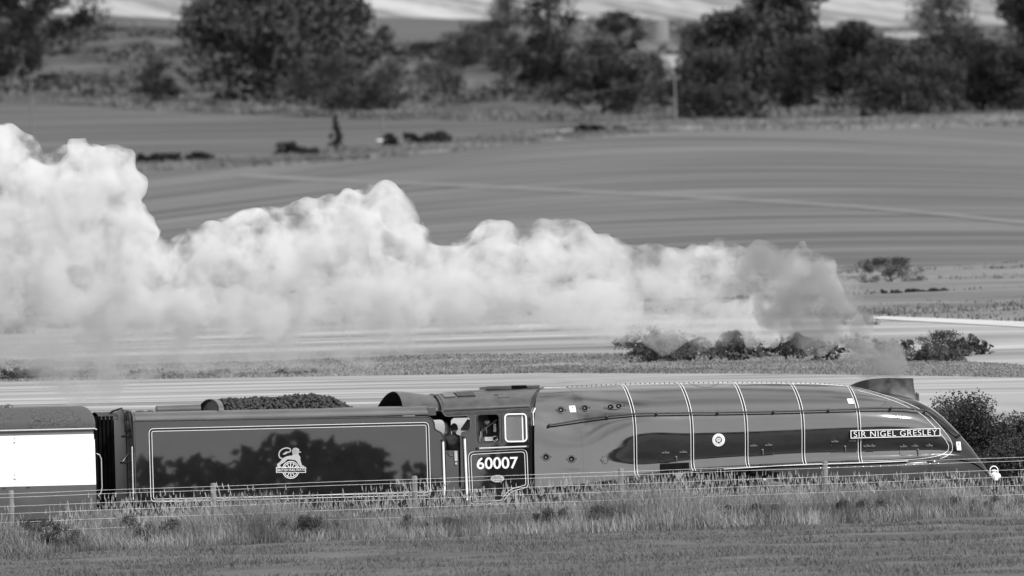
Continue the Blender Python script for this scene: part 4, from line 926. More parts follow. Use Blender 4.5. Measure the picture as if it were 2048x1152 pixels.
rows = [[(x, y, coal_z(x, y) - .07) for y in np.linspace(-1.1, 1.1, 12)] for x in np.linspace(-7.04, -2.4, 30)]
V2, F2 = [], []
mbx = MB().grid(rows); ob('coal_bed', mbx, MT['coal'], ob_, 60)

# ================================================================== COACH
coach = root('railway_coach', (-16, 0, 0), 'white-sided van coach number M 35465 coupled behind the tender', 'coach')
CE = W(190, 900)[0]; C0 = -30.0
def coach_y(z): return -1.37 + .05 * max(0, (z - 2.2) / .9) ** 2 + .03 * max(0, (1.6 - z) / .8) ** 2
def csheet(name, za, zb, m, x0=C0, x1=CE, out=0.0, par=None):
    rows = [[(x, coach_y(z) - out, z) for z in np.linspace(za, zb, 8)] for x in (x0, x1)]
    return ob(name, MB().shell(rows, .015), m, par or coach, 40)
ob('coach_core', MB().box(C0, CE - .02, -1.3, 1.3, 1.0, 3.06), MT['frame'], coach, None)
def cs_far(za, zb, m): return ob('body_side', MB().shell([[(x, -coach_y(z), z) for z in np.linspace(za, zb, 8)] for x in (CE, C0)], .015), m, coach, 40)
low = csheet('lower_side', .95, 1.745, MT['coachgrey']); cs_far(.95, 1.745, MT['coachgrey']); cs_far(1.745, 3.08, MT['white'])
dxx = W(28, 920)[0]
up = csheet('white_side', 1.748, 2.96, MT['white'], dxx + .035, CE); up2 = csheet('door', 1.748, 2.96, MT['white'], dxx - 1.6, dxx - .01); csheet('white_side', 1.748, 2.96, MT['white'], C0, dxx - 1.62)
csheet('door_pillar', 1.75, 2.96, MT['line'], dxx - .009, dxx + .034, -.006)
csheet('top_band', 2.963, 3.075, MT['coachband'])
for py_ in (881, 954):
    q = W(29, py_); hg = ob('hinge', MB().box(q[0] - .03, q[0] + .03, coach_y(q[2]) - .03, coach_y(q[2]), q[2] - .05, q[2] + .05), MT['white'], up2, None)
    for d in (-.06, .06): ob('hinge_pin', MB().lathe((q[0] + .0, coach_y(q[2]) - .03, q[2] + d * .8), (0, -1, 0), [(0, .014), (.012, .01)], 6), MT['dark'], hg)
for px_, py_ in ((8, 977), (56, 975)):
    q = W(px_, py_); ob('step_bracket', MB().box(q[0] - .04, q[0] + .04, -1.40, -1.37, q[2] - .01, q[2] + .015), MT['dark'], low, None)
# roof with cracked paint
m, N, L, b = nmat('cracked_roof_paint'); b.inputs['Roughness'].default_value = .75
tc = N.new('ShaderNodeTexCoord'); mp = N.new('ShaderNodeMapping'); L.new(tc.outputs['Object'], mp.inputs[0])
nd = N.new('ShaderNodeTexNoise'); nd.inputs['Scale'].default_value = 3; L.new(mp.outputs[0], nd.inputs[0])
ad = N.new('ShaderNodeVectorMath'); ad.operation = 'MULTIPLY_ADD'; ad.inputs[1].default_value = (.35, .35, .35); L.new(nd.outputs['Color'], ad.inputs[0]); L.new(mp.outputs[0], ad.inputs[2])
vo = N.new('ShaderNodeTexVoronoi'); vo.feature = 'DISTANCE_TO_EDGE'; vo.inputs['Scale'].default_value = 10.5; L.new(ad.outputs[0], vo.inputs[0])
m1 = N.new('ShaderNodeMapRange'); m1.inputs[1].default_value = 0; m1.inputs[2].default_value = .10; m1.inputs[3].default_value = .012; m1.inputs[4].default_value = .06; L.new(vo.outputs[0], m1.inputs[0])
n2 = N.new('ShaderNodeTexNoise'); n2.inputs['Scale'].default_value = 1.1; n2.inputs['Detail'].default_value = 5; L.new(mp.outputs[0], n2.inputs[0])
m2 = N.new('ShaderNodeMapRange'); m2.inputs[1].default_value = .38; m2.inputs[2].default_value = .5; m2.inputs[3].default_value = 0; m2.inputs[4].default_value = 1; L.new(n2.outputs[0], m2.inputs[0])
mx = N.new('ShaderNodeMix'); mx.data_type = 'FLOAT'; mx.inputs[2].default_value = .052; L.new(m2.outputs[0], mx.inputs[0]); L.new(m1.outputs[0], mx.inputs[3])
L.new(mx.outputs[0], b.inputs['Base Color']); bp = N.new('ShaderNodeBump'); bp.inputs['Distance'].default_value = .02; L.new(mx.outputs[0], bp.inputs['Height']); L.new(bp.outputs[0], b.inputs['Normal'])
rows = []
xs_ = list(np.linspace(C0, CE - .08, 30)) + [CE - .03, CE + .0, CE + .02]
for i, x in enumerate(xs_):
    dr_ = [0] * 30 + [.015, .05, .10]; r = []
    for k in range(33):
        a = math.pi * k / 32; r.append((x, -1.38 * math.cos(a) * (1 - .1 * dr_[i]), 3.10 + (.56 - dr_[i]) * math.sin(a) ** .72))
    rows.append(r)
crf = ob('coach_roof', MB().shell(rows, .012), m, coach, 50)
ob('gutter', MB().tube([(C0, -1.395, 3.085), (CE + .0, -1.395, 3.085), (CE + .05, -1.385, 3.06)], .02, 7), MT['lion'], crf)
for px_, r_ in ((17, .12), (-6, .12), (-150, .12), (4, .09)):
    q = W(px_, 812, -.15 if r_ > .1 else .5); ob('roof_ventilator', MB().lathe((q[0], q[1], 3.6), (0, 0, 1), [(0, r_), (.06, r_ * 1.05), (.10, r_ * .95), (.14, r_ * .6), (.16, .01)], 18), MT['rolltop'], crf)
put('coach_number', fit_text('M', (W(91, 993)[0], -1.374, W(91, 993)[2]), (1, 0, 0), (0, 0, 1), .115, .125, .03, 1.0), MT['line'], low)
put('coach_number', fit_text('35465', (W(104, 993)[0], -1.374, W(104, 993)[2]), (1, 0, 0), (0, 0, 1), .43, .12, .0, 1.02), MT['line'], low)
ob('coach_end', MB().box(CE - .015, CE, -1.36, 1.36, 1.0, 3.1), MT['rubber'], coach, None)
ob('end_handrail', MB().tube([W(193, 907, -1.33), W(199, 910, -1.33), W(202.5, 918, -1.33), W(204, 975, -1.33), W(202, 985, -1.33), W(196, 992, -1.33)], .014, 8), MT['lion'], coach)
ob('coach_frame', MB().box(C0, CE, -1.2, 1.2, .8, 1.0), MT['frame'], coach, None)
for x in (-11.6, -14.0):
    for y in (-.79, .79): wheel(x, y, .457, 10, coach, 'bogie_wheel')

# ================================================================== FENCE
fence = root('wire_fence', (0, -10, .1), 'post and wire fence running through tall grass in front of the train', 'fence')
def fz(x): return 1.55 + .0115 * x
for px_ in (-385, 20, 425, 828, 1241, 1650, 2055, 2460):
    x = W(px_, 960, -10)[0]; zg = float(h(x, -10)); zt = fz(x) + .07
    mb = MB().tube([(x, -10 + .02, zg - .2), (x + .01, -10, (zg + zt) / 2), (x + .015, -10, zt - .02), (x + .015, -10, zt)], [.07, .068, .066, .05], 9)
    ob('fence_post', mb, MT['post'], fence, 40)
for dz in (0, -.085, -.29, -.46, -.66, -.88):
    pts = [(x, -10.075, fz(x) + dz - .012 * math.sin(math.pi * ((x + 1.5) % 5) / 5)) for x in np.linspace(-40, 40, 81)]
    ob('fence_wire', MB().tube(pts, .0042, 5), MT['wire'], fence)

# ================================================================== GRASS in front
def blades(n, xs, ys, hmin, hmax, width, lean, seed, hfun=None, dz=0.0, zf=h, skew=0.0):
    r = np.random.default_rng(seed); y = r.uniform(*ys, n); x = r.uniform(*xs, n) + skew * y
    hh = r.uniform(hmin, hmax, n)
    if hfun is not None: hh = hh * hfun(x, y)
    keep = hh > .03; x, y, hh = x[keep], y[keep], hh[keep]; n = len(x)
    z = zf(x, y) + dz; a = r.uniform(0, 6.283, n); la = r.uniform(0, 6.283, n); ll = hh * lean * r.random(n); w = width * r.uniform(.6, 1.3, n)
    ex, ey = np.cos(a) * w / 2, np.sin(a) * w / 2; lx, ly = np.cos(la) * ll, np.sin(la) * ll
    V = np.zeros((n, 5, 3))
    V[:, 0] = np.stack([x - ex, y - ey, z], 1); V[:, 1] = np.stack([x + ex, y + ey, z], 1)
    V[:, 2] = np.stack([x + ex * .8 + lx * .3, y + ey * .8 + ly * .3, z + hh * .6], 1); V[:, 3] = np.stack([x - ex * .8 + lx * .3, y - ey * .8 + ly * .3, z + hh * .6], 1)
    V[:, 4] = np.stack([x + lx, y + ly, z + hh], 1)
    b = np.arange(n)[:, None] * 5
    F = np.concatenate([b + [0, 1, 2], b + [0, 2, 3], b + [3, 2, 4]])
    return V.reshape(-1, 3), F
def tallness(x, y):
    t = .55 + .75 * fnoise(x * .45, y * .4, 2) * (.6 + .8 * fnoise(x * 1.7, y * 1.2, 3)); return t * np.where(y < -11.0, .55, 1.0) * (1 - .38 * np.exp(-((x - 10.1) / .8) ** 2)) * (1 - .3 * np.exp(-((x + 13.3) / .9) ** 2))
V, F = blades(90000, (-19, 17), (-11.8, -6.2), .42, 1.04, .012, .9, 11, tallness)
put('tall_grass', np_mesh('tall_grass', V, F), MT['grass'], None, None, kind='stuff', label='tall pale grass along the fence below the train', cat='grass')
V, F = blades(30000, (-19, 17), (-11.8, -6.2), .3, .75, .013, 2.2, 14, tallness)
put('bent_grass', np_mesh('bent_grass', V, F), MT['grass'], None, None, kind='stuff', label='matted bent grass lying among the fence grass', cat='grass')
V, F = blades(7000, (-19, 17), (-11.2, -6.2), .7, 1.25, .007, .7, 12, lambda x, y: (.7 + .55 * fnoise(x * .6, y * .6, 5)) * (1 - .5 * np.exp(-((x - 10.1) / .9) ** 2)) * (1 - .45 * np.exp(-((x + 13.3) / 1.0) ** 2)))
# seed heads on the tallest stems
tips = V.reshape(-1, 5, 3)[:, 4]; r = np.random.default_rng(5); d = r.normal(0, 1, (len(tips), 3)) * .02; d[:, 2] = -.09
sv = np.stack([tips + d * 1.0 + (.011, 0, 0), tips + d - (.011, 0, 0), tips - (.006, 0, .0), tips + (.006, 0, .05)], 1).reshape(-1, 3); sb_ = np.arange(len(tips))[:, None] * 4
F2 = np.concatenate([sb_ + [0, 1, 2], sb_ + [0, 2, 3]]) + len(V)
put('seeding_grass', np_mesh('seeding_grass', np.concatenate([V, sv]), np.concatenate([F, F2])), MT['grass'], None, None, kind='stuff', label='thin seeding grass stems standing above the fence grass', cat='grass')
V, F = blades(120000, (-17, 17), (-66, -11.3), .04, .13, .018, 1.2, 13, lambda x, y: .5 + 1.0 * fnoise(x * .8, y * .35, 7), skew=.24)
put('mown_grass', np_mesh('mown_grass', V, F), MT['short'], None, None, kind='stuff', label='short mown grass of the pasture in the foreground', cat='grass')

# ================================================================== TREES, SHRUBS
def leaves(C, Rd, n, size, seed, flat=.8):
    """leaf clumps: n faces spread through each of the spheres C (centres) with radii Rd"""
    r = np.random.default_rng(seed); k = len(C); idx = np.repeat(np.arange(k), n); m_ = len(idx)
    d = r.normal(0, 1, (m_, 3)); d /= np.linalg.norm(d, axis=1, keepdims=True); rad = r.random(m_) ** .45
    P = C[idx] + d * (Rd[idx] * rad)[:, None] * [1, 1, flat]
    a = r.normal(0, 1, (m_, 3)); a /= np.linalg.norm(a, axis=1, keepdims=True); b = np.cross(a, r.normal(0, 1, (m_, 3))); b /= np.linalg.norm(b, axis=1, keepdims=True)
    s = size * r.uniform(.5, 1.3, m_)[:, None]
    V = np.stack([P - a * s * .6, P + b * s * .35, P + a * s * .6, P - b * s * .35], 1).reshape(-1, 3)
    return V, np.arange(m_ * 4).reshape(-1, 4)
def plant(name, label, cat, base, wid, hgt, seed, leafm='leaf', crown_lo=.15, n_cl=26, n_lf=110, leaf=None, loose=0.0, group=None, dep=None, trunk=True, shape='round'):
    r = np.random.default_rng(seed); rt_ = root(name, tuple(base), label, cat, group); dep = dep or wid
    zc0, zc1 = hgt * crown_lo, hgt; C = []; Rd = []
    for i in range(n_cl):
        u = r.random(); z = zc0 + (zc1 - zc0) * u
        if shape == 'cone': env = 1 - u * .92
        elif shape == 'hedge': env = 1.0
        else: env = math.sqrt(max(0, 1 - ((u - .42) / .62) ** 2))
        a = r.uniform(0, 6.283); q = r.random() ** .5
        if shape == 'hedge': z *= .5 + .62 * float(fnoise(math.cos(a) * q * wid / hgt * .9, seed, 1))
        rad = min(wid, hgt) * r.uniform(.13, .24) * (.6 if shape == 'cone' else 1)
        C.append((math.cos(a) * q * max(wid / 2 * env - rad * .5, .05 * wid), math.sin(a) * q * max(dep / 2 * env - rad * .5, .05 * dep), min(z, hgt - rad * .6))); Rd.append(rad)
    C = np.array(C); Rd = np.array(Rd); lf = leaf or max(.05 * min(wid, hgt), .06)
    V, F = leaves(C, Rd * (1 + loose), n_lf, lf, seed + 1)
    V[:, 2] = np.maximum(V[:, 2], 0.02)
    me = np_mesh('crown', V, F); o = bpy.data.objects.new('crown', me); COL.objects.link(o); o.parent = rt_; me.materials.append(MT[leafm])
    mb = MB(); tr = max(.028 * hgt, .015); top = C[np.argmax(C[:, 2])] * [.3, .3, .9]
    mb.tube([(0, 0, -.3), (0.02 * hgt, 0, hgt * .2), (top[0] * .5, top[1] * .5, hgt * .5), tuple(top)], [tr * 1.3, tr, tr * .7, tr * .2], 7)
    for c in C[:: max(1, n_cl // 9)]: 
        z0 = min(c[2] * .7, hgt * .55); mb.tube([(0, 0, z0 * .7), tuple(c * [.5, .5, .85]), tuple(c)], [tr * .5, tr * .35, tr * .1], 5)
    t_ = bpy.data.objects.new('trunk', mkmesh('trunk', mb.v, mb.f)); COL.objects.link(t_); t_.parent = rt_; t_.data.materials.append(MT['bark'])
    return rt_
TREES = [  # name, label, category, column, base row, top row, width px, leaf, shape, loose
 ('broad_tree', 'nearly black broad tree in the top left corner of the hillside', 'tree', 60, 118, -30, 260, 'leaf_dark', 'round', 0),
 ('broad_tree', 'dark low tree at the far left edge below the blackest tree', 'tree', -30, 170, 60, 190, 'leaf_dark', 'round', 0),
 ('shrub', 'small dark shrub behind the pale pole at far left', 'shrub', 88, 182, 150, 70, 'leaf_dark', 'round', 0),
 ('shrub', 'round dark bush alone on the left hillside grass', 'shrub', 318, 206, 128, 92, 'leaf_dark', 'round', 0),
 ('broad_tree', 'leaning tree cutting into the left end of the pale hilltop field', 'tree', 430, 110, -20, 110, 'leaf', 'round', .2),
 ('broad_tree', 'largest wide tree of the left hillside group', 'tree', 540, 205, -30, 300, 'leaf', 'round', 0),
 ('broad_tree', 'tall tree on the right side of the left hillside group', 'tree', 655, 175, -40, 190, 'leaf', 'round', .1),
 ('broad_tree', 'low spreading tree at the foot of the left hillside group', 'tree', 690, 232, 120, 220, 'leaf_mid', 'round', .1),
 ('shrub', 'small pale-tipped tree standing against the grey upper pasture', 'shrub', 770, 95, 55, 40, 'leaf', 'round', .3),
 ('hedge_bush', 'long dark hedge below the grey upper pasture', 'hedge', 840, 118, 86, 250, 'leaf_mid', 'hedge', 0),
 ('shrub', 'grey-green bush below the long dark hedge', 'shrub', 875, 180, 130, 120, 'leaf_mid', 'round', .1),
 ('broad_tree', 'round dark tree at the right end of the grey pasture', 'tree', 975, 134, 48, 130, 'leaf_dark', 'round', 0),
 ('broad_tree', 'thin open tree on the skyline between pasture and silo', 'tree', 1015, 60, -10, 60, 'leaf', 'round', .6),
 ('broad_tree', 'tall dark tree breaking the pale hilltop left of the silo', 'tree', 1100, 120, -30, 100, 'leaf_dark', 'round', 0),
 ('broad_tree', 'dark wide tree right of centre, above the bare slope', 'tree', 1075, 190, 75, 190, 'leaf_dark', 'round', 0),
 ('broad_tree', 'mid-grey full tree reaching down to the field margin left of the cottage', 'tree', 1205, 232, 88, 190, 'leaf', 'round', 0),
 ('broad_tree', 'dark tree directly left of the pale silo', 'tree', 1235, 105, 28, 120, 'leaf_dark', 'round', 0),
 ('shrub', 'dark bush between silo and tall central tree', 'shrub', 1385, 130, 55, 80, 'leaf_mid', 'round', .2),
 ('broad_tree', 'dark tree standing right of the cottage and telegraph pole', 'tree', 1395, 238, 135, 110, 'leaf_dark', 'round', 0),
 ('broad_tree', 'large full tree in the middle of the right-hand wood', 'tree', 1480, 210, 35, 200, 'leaf_mid', 'round', 0),
 ('broad_tree', 'tallest tree of the right-hand wood, cut by the top of frame', 'tree', 1565, 200, -45, 190, 'leaf_mid', 'round', 0),
 ('shrub', 'small dark bush at the foot of the tallest tree', 'shrub', 1510, 243, 205, 60, 'leaf_dark', 'round', 0),
 ('broad_tree', 'dark tree right of the small grey shed', 'tree', 1710, 215, 58, 130, 'leaf_dark', 'round', 0),
 ('broad_tree', 'wide mid-grey tree under the long barn roof', 'tree', 1800, 225, 85, 190, 'leaf_mid', 'round', 0),
 ('broad_tree', 'open feathery tree above the right-hand wood', 'tree', 1885, 80, -15, 110, 'leaf', 'round', .5),
 ('broad_tree', 'full tree left of the black right-edge trees', 'tree', 1915, 212, 65, 160, 'leaf_mid', 'round', .05),
 ('broad_tree', 'black tree low at the right edge of the wood', 'tree', 2015, 225, 95, 150, 'leaf_dark', 'round', 0),
 ('broad_tree', 'tall dark tree in the top right corner', 'tree', 2060, 150, -40, 110, 'leaf_dark', 'round', .1),
 ('broad_tree', 'mid-grey tree directly behind the cottage, below the silo', 'tree', 1295, 200, 118, 120, 'leaf_mid', 'round', 0),
 ('broad_tree', 'dark tree filling the gap between cottage trees and the tallest tree', 'tree', 1440, 240, 110, 130, 'leaf_mid', 'round', 0),
 ('broad_tree', 'tree left of the small grey shed', 'tree', 1605, 222, 90, 110, 'leaf_dark', 'round', 0),
 ('broad_tree', 'low tree in front of the long barn', 'tree', 1855, 232, 120, 150, 'leaf_mid', 'round', 0),
 ('broad_tree', 'dark tree between barn and right-edge trees', 'tree', 1965, 225, 90, 110, 'leaf_dark', 'round', 0),
 ('broad_tree', 'scrubby tree below the round tree beside the grey pasture', 'tree', 930, 150, 70, 110, 'leaf_mid', 'round', .1),
 ('shrub', 'low dark bush before the pale pole in the right wood', 'shrub', 1745, 238, 208, 55, 'leaf_dark', 'round', 0),
 ('hedge_bush', 'leftmost long low bush on the field margin', 'shrub', 312, 329, 307, 105, 'leaf_dark', 'hedge', 0),
 ('hedge_bush', 'second low bush from the left on the field margin', 'shrub', 392, 325, 304, 80, 'leaf_dark', 'hedge', 0),
 ('hedge_bush', 'blocky dark bush on the field margin left of the conical tree', 'shrub', 594, 314, 283, 92, 'leaf_dark', 'hedge', 0),
 ('conifer', 'small dark conical tree standing on the field margin', 'tree', 673, 303, 235, 44, 'leaf_dark', 'cone', 0),
 ('shrub', 'little dark bush beside the white gate rail on the margin', 'shrub', 779, 297, 268, 32, 'leaf_dark', 'round', 0),
 ('hedge_bush', 'largest clipped dark bush on the field margin, right of the gate rail', 'shrub', 858, 290, 262, 96, 'leaf_dark', 'hedge', 0),
 ('hedge_bush', 'tapering dark bush at the right end of the field margin', 'shrub', 1200, 266, 248, 105, 'leaf_dark', 'hedge', 0),
 ('shrub', 'broad domed bush in front of the crop field, right of the smoke', 'shrub', 1782, 572, 515, 155, 'leaf_mid', 'round', 0),
 ('hedge_bush', 'flat dark bush at the right edge of the rough pasture', 'shrub', 2015, 543, 530, 70, 'leaf_dark', 'hedge', 0),
 ('hedge_bush', 'faint grey thicket below the broad domed bush', 'shrub', 1830, 592, 574, 130, 'leaf', 'hedge', 0),
 ('shrub', 'dark spreading bush half hidden in smoke, leftmost of three', 'shrub', 1310, 728, 655, 150, 'leaf_mid', 'round', .06),
 ('shrub', 'blackest spreading bush under the smoke, middle of three', 'shrub', 1478, 716, 660, 110, 'leaf_dark', 'round', .06),
 ('shrub', 'dark bush under the smoke, rightmost of three', 'shrub', 1592, 716, 665, 80, 'leaf_dark', 'round', .06),
 ('shrub', 'scrubby grey bush below the pale track, right of the chimney', 'shrub', 1880, 712, 660, 110, 'leaf_mid', 'round', .1),
 ('shrub', 'thin brush at the left end of the pale track', 'shrub', 1715, 655, 615, 100, 'leaf', 'round', .4),
 ('shrub', 'thin low scrub on the verge above the chimney', 'shrub', 1860, 726, 698, 110, 'leaf_mid', 'hedge', .3),
 ('shrub', 'dark bush at the left edge beside the steam', 'shrub', 24, 668, 640, 90, 'leaf_dark', 'round', .1),
 ('hedge_bush', 'low scrub at the left end of the verge behind the coach', 'shrub', 60, 762, 728, 200, 'leaf', 'hedge', 0),
 ('shrub', 'dark verge bush above the rear of the tender', 'shrub', 296, 752, 733, 100, 'leaf_mid', 'round', 0),
 ('shrub', 'dark verge bush above the coal heap, left one', 'shrub', 437, 752, 734, 90, 'leaf_mid', 'round', 0),
 ('shrub', 'grey verge scrub above the coal heap, right one', 'shrub', 590, 752, 730, 90, 'leaf_pale', 'round', .1),
]
for i, (nm, lab, ct, c, b0, t0, wpx, lm, shp, lo_) in enumerate(TREES):
    p = G(c, b0); L_ = float((p - CAM) @ V_D); k = L_ / FPX
    hgt = (b0 - t0) * k; wid = wpx * k
    big = ct == 'tree' and shp == 'round'; wid *= 1.3 if big else 1.1; hgt *= 1.08 if big else 1.1
    ncl = int(max(44, min(260, 30 * wid / hgt))) if shp == 'hedge' else (60 if wpx > 100 else 40); nlf = 170 if (wpx * (b0 - t0) > 15000) else 90
    plant(nm, lab, ct, p - (0, 0, .1), wid, hgt, 100 + i, lm, .05 if shp != 'round' or ct == 'shrub' else .1, ncl, nlf, max(.045 * min(wid, hgt), 2.4 * k), lo_, dep=wid * .8 if shp != 'hedge' else hgt * 1.2, shape=shp)
# thicket on the far bank behind the nose of the locomotive
for i, (lab, px_, wpx, row_t, yy) in enumerate([('tall dark thicket on the bank just ahead of the locomotive nose', 1935, 170, 812, 9.0), ('dark thicket at the right edge beyond the locomotive nose', 2055, 200, 798, 9.5),
                                  ('low thicket on the bank behind the oil headlamp', 2010, 220, 860, 7.0)]):
    q = W(px_, row_t, yy); zb = float(h(q[0], yy)); plant('thicket', lab, 'shrub', (q[0], yy, zb - .1), wpx / 80., (q[2] - zb) * 1.22, 300 + i, 'leaf_mid', .02, 80, 420, .065, .35, dep=2.2, shape='hedge')
# weeds in the fence grass
for i, (px_, row_b, row_t, wpx, lab) in enumerate([(95, 1092, 1030, 120, 'dark weed clump in the fence grass below the coach number'), (300, 1078, 1018, 110, 'dark weed clump in the fence grass at the tender rear'), (600, 1072, 1022, 70, 'small dark weed clump below the lion emblem'),
        (875, 1066, 1010, 130, 'wide dark weed clump below the cab doorway'), (1105, 1058, 1008, 70, 'dark weed clump below the front of the cab'), (1215, 1052, 1000, 60, 'narrow dark weed clump below the rear boiler band'), (1330, 1050, 1006, 60, 'dark weed clump below the open panel slot'),
        (1500, 1040, 1000, 110, 'low dark weed clump below the round badge'), (1730, 1032, 985, 120, 'dark weed clump below the nameplate'), (1945, 1026, 985, 140, 'dark weed clump below the oil headlamp')]):
    yy = -10.6 - .2 * (i % 3); q = W(px_, row_b, yy); zb = float(h(q[0], yy)); zt = W(px_, row_t, yy)[2]
    plant('weed_clump', lab, 'weed', (q[0], yy, zb), wpx / 62., max((zt - zb) * .85, .35), 400 + i, 'grass_dark', .02, 30, 260, .032, .1, 'weeds along the fence', dep=.7, shape='hedge')
# rough tufts on the hillside and verges
def tufts(name, label, lower, upper, n, size, m, seed, tall=1.0):
    r = np.random.default_rng(seed); us = r.uniform(-150, 2200, n); lx, ly = zip(*lower); ux, uy = zip(*upper); t = r.random(n)
    rowv = np.interp(us, lx, ly) * (1 - t) + np.interp(us, ux, uy) * t
    # terrain points from a coarse survey grid
    gu = np.linspace(-200, 2250, 50); gt = np.linspace(0, 1, 14); P = np.array([[G(u, np.interp(u, lx, ly) * (1 - q) + np.interp(u, ux, uy) * q) for q in gt] for u in gu])
    fu = (us + 200) / 2450 * 49; ft = t * 13; i = np.minimum(fu.astype(int), 48); j = np.minimum(ft.astype(int), 12); a = (fu - i)[:, None]; b = (ft - j)[:, None]
    Q = (P[i, j] * (1 - a) + P[i + 1, j] * a) * (1 - b) + (P[i, j + 1] * (1 - a) + P[i + 1, j + 1] * a) * b
    Q[:, 2] = h(Q[:, 0], Q[:, 1])
    Q = np.repeat(Q, 6, 0); k_ = len(Q); Q[:, :2] += r.normal(0, size * .7, (k_, 2)); Q[:, 2] = h(Q[:, 0], Q[:, 1]) - .03
    hh = size * r.uniform(.4, 1.1, k_) * tall; w = size * .22 * r.uniform(.5, 1.4, k_); a = r.normal(0, .6, k_) - YAW; l = r.normal(0, .35, (k_, 2)) * hh[:, None]; e = np.stack([np.cos(a) * w, np.sin(a) * w, 0 * w], 1)
    top = Q + np.concatenate([l, hh[:, None]], 1); V = np.stack([Q - e, Q + e, top + e * .5, top - e * .3], 1).reshape(-1, 3); F = np.arange(4 * k_).reshape(-1, 4)
    return put(name, np_mesh(name, V, F), MT[m], None, None, kind='stuff', label=label, cat='grass')
tufts('hill_grass', 'rough tussock grass on the hillside between the far trees', upf_hi, scrub_hi, 9000, .9, 'tuft', 51)
tufts('margin_grass', 'pale rough grass along the field margin', crop_hi, hedge_hi, 4000, .5, 'tuft', 52)
tufts('verge_grass', 'grey rough grass on the verge above the train', near_hi, verge_hi, 26000, .13, 'tuft_pale', 53)
tufts('pasture_grass', 'tussocks of the rough pasture on the right', path_hi, mid_hi, 5000, .2, 'tuft', 54)

def scrub(name, label, boxes, n, size, m, seed):
    r = np.random.default_rng(seed); C, Rd = [], []
    for (x0, x1, r0_, r1_), k in zip(boxes, n):
        for _ in range(k):
            px_ = r.uniform(x0, x1); p = G(px_, r.uniform(r0_, r1_)); s_ = size * r.uniform(.5, 1.3); C.append(p + [0, 0, s_ * .35]); Rd.append(s_)
    V, F = leaves(np.array(C), np.array(Rd), 60, size * .34, seed, .55)
    return put(name, np_mesh(name, V, F), MT[m], None, None, kind='stuff', label=label, cat='scrub')
scrub('hillside_scrub', 'grey scrub scattered over the upper left hillside', [(-60, 420, 70, 200), (420, 1000, 100, 225)], (110, 130), 2.2, 'leaf_mid', 61)
scrub('verge_scrub', 'ragged low scrub joining the dark bushes under the smoke', [(1240, 1660, 695, 726), (1700, 1960, 700, 728)], (46, 26), .5, 'leaf_mid', 63)
scrub('wood_undergrowth', 'dark undergrowth filling the foot of the right-hand wood', [(1000, 1300, 130, 215), (1300, 2100, 130, 222)], (80, 260), 2.8, 'leaf_mid', 62)

# belt of trees on the camera's side of the line: it shows only as the dark skyline mirrored in the paintwork
C, Rd = [], []
r = np.random.default_rng(77)
for x in np.arange(4, 150, 1.0):
    top = np.interp(x, [4, 19, 20.5, 21.3, 22.6, 24.4, 25.4, 26.4, 27.2, 28.6, 29.4, 31.4, 31.9, 32.4, 34, 35, 37], [5.5, 5.2, 5.6, 6.3, 6.3, 6.1, 6.5, 6.9, 6.9, 6.4, 6.5, 6.5, 5.9, 5.2, 4.6, 6.2, 7.0]) + (1.6 * fnoise(x * .13, 0, 4) if x > 36 else 0) + .5 * (fnoise(x * .9, 0, 6) - .5); g = float(h(x, -150)) + .2
    for z in np.arange(top - .7, g, -.9): C.append((x + r.normal(0, .35), -150 + r.normal(0, 1.2), z)); Rd.append(.85)
V, F = leaves(np.array(C), np.array(Rd), 70, .55, 78, .9)
put('tree_belt', np_mesh('tree_belt', V, F), MT['leaf_dark'], None, None, kind='stuff', label='dark tree belt mirrored in the tender and casing sides', cat='trees')

# ================================================================== BUILDINGS, POLES
def scale_at(p): return float((np.array(p) - CAM) @ V_D) / FPX
def house(label, px_, base, wpx, wall_px, roof_px, walls, roofm, nm='cottage', depth=1.0, yaw=0.0):
    p = G(px_, base); k = scale_at(p); w, hw, hr_ = wpx * k, wall_px * k, roof_px * k; d = w * depth
    rt_ = root(nm, tuple(p), label, 'building'); rt_.rotation_euler.z = yaw - YAW
    def add(name, mb, m, parent):
        o = bpy.data.objects.new(name, mkmesh(name, mb.v, mb.f)); COL.objects.link(o); o.parent = parent; o.data.materials.append(m); return o
    a = add('wall', MB().add([(-w/2, -d/2, -1), (w/2, -d/2, -1), (w/2, d/2, -1), (-w/2, d/2, -1), (-w/2, -d/2, hw), (w/2, -d/2, hw), (w/2, d/2, hw), (-w/2, d/2, hw), (-w/2, 0, hw + hr_), (w/2, 0, hw + hr_)],
        [(0, 1, 5, 4), (2, 3, 7, 6), (1, 2, 6, 9, 5), (3, 0, 4, 8, 7)]), MT[walls], rt_)
    e = .06 * w; t = .12 * hr_ + .1
    for s in (-1, 1):
        q = [(-w/2 - e, s * (d/2 + e), hw - e * hr_ / (d/2)), (w/2 + e, s * (d/2 + e), hw - e * hr_ / (d/2)), (w/2 + e, 0, hw + hr_), (-w/2 - e, 0, hw + hr_)]
        q2 = [(x, y, z + t) for x, y, z in q]
        rf = add('roof', MB().add(q + q2, [(0, 1, 2, 3), (7, 6, 5, 4), (0, 4, 5, 1), (1, 5, 6, 2), (2, 6, 7, 3), (3, 7, 4, 0)]), MT[roofm], rt_)
    add('chimney_stack', MB().box(-w * .42, -w * .3, -.3, .3, hw + hr_ * .7, hw + hr_ * 1.35), MT[walls], rt_)
    for x in (-.25, .2):
        fr_ = add('window', MB().box(w * x - .07 * w, w * x + .07 * w, -d/2 - .06, -d/2 - .003, hw * .35, hw * .8), MT['house'], rt_)
        add('pane', MB().box(w * x - .05 * w, w * x + .05 * w, -d/2 - .075, -d/2 - .062, hw * .4, hw * .76), MT['window'], fr_)
    return rt_
house('pale-roofed cottage between the trees below the silo', 1338, 182, 46, 44, 24, 'house', 'palroof', yaw=.5)
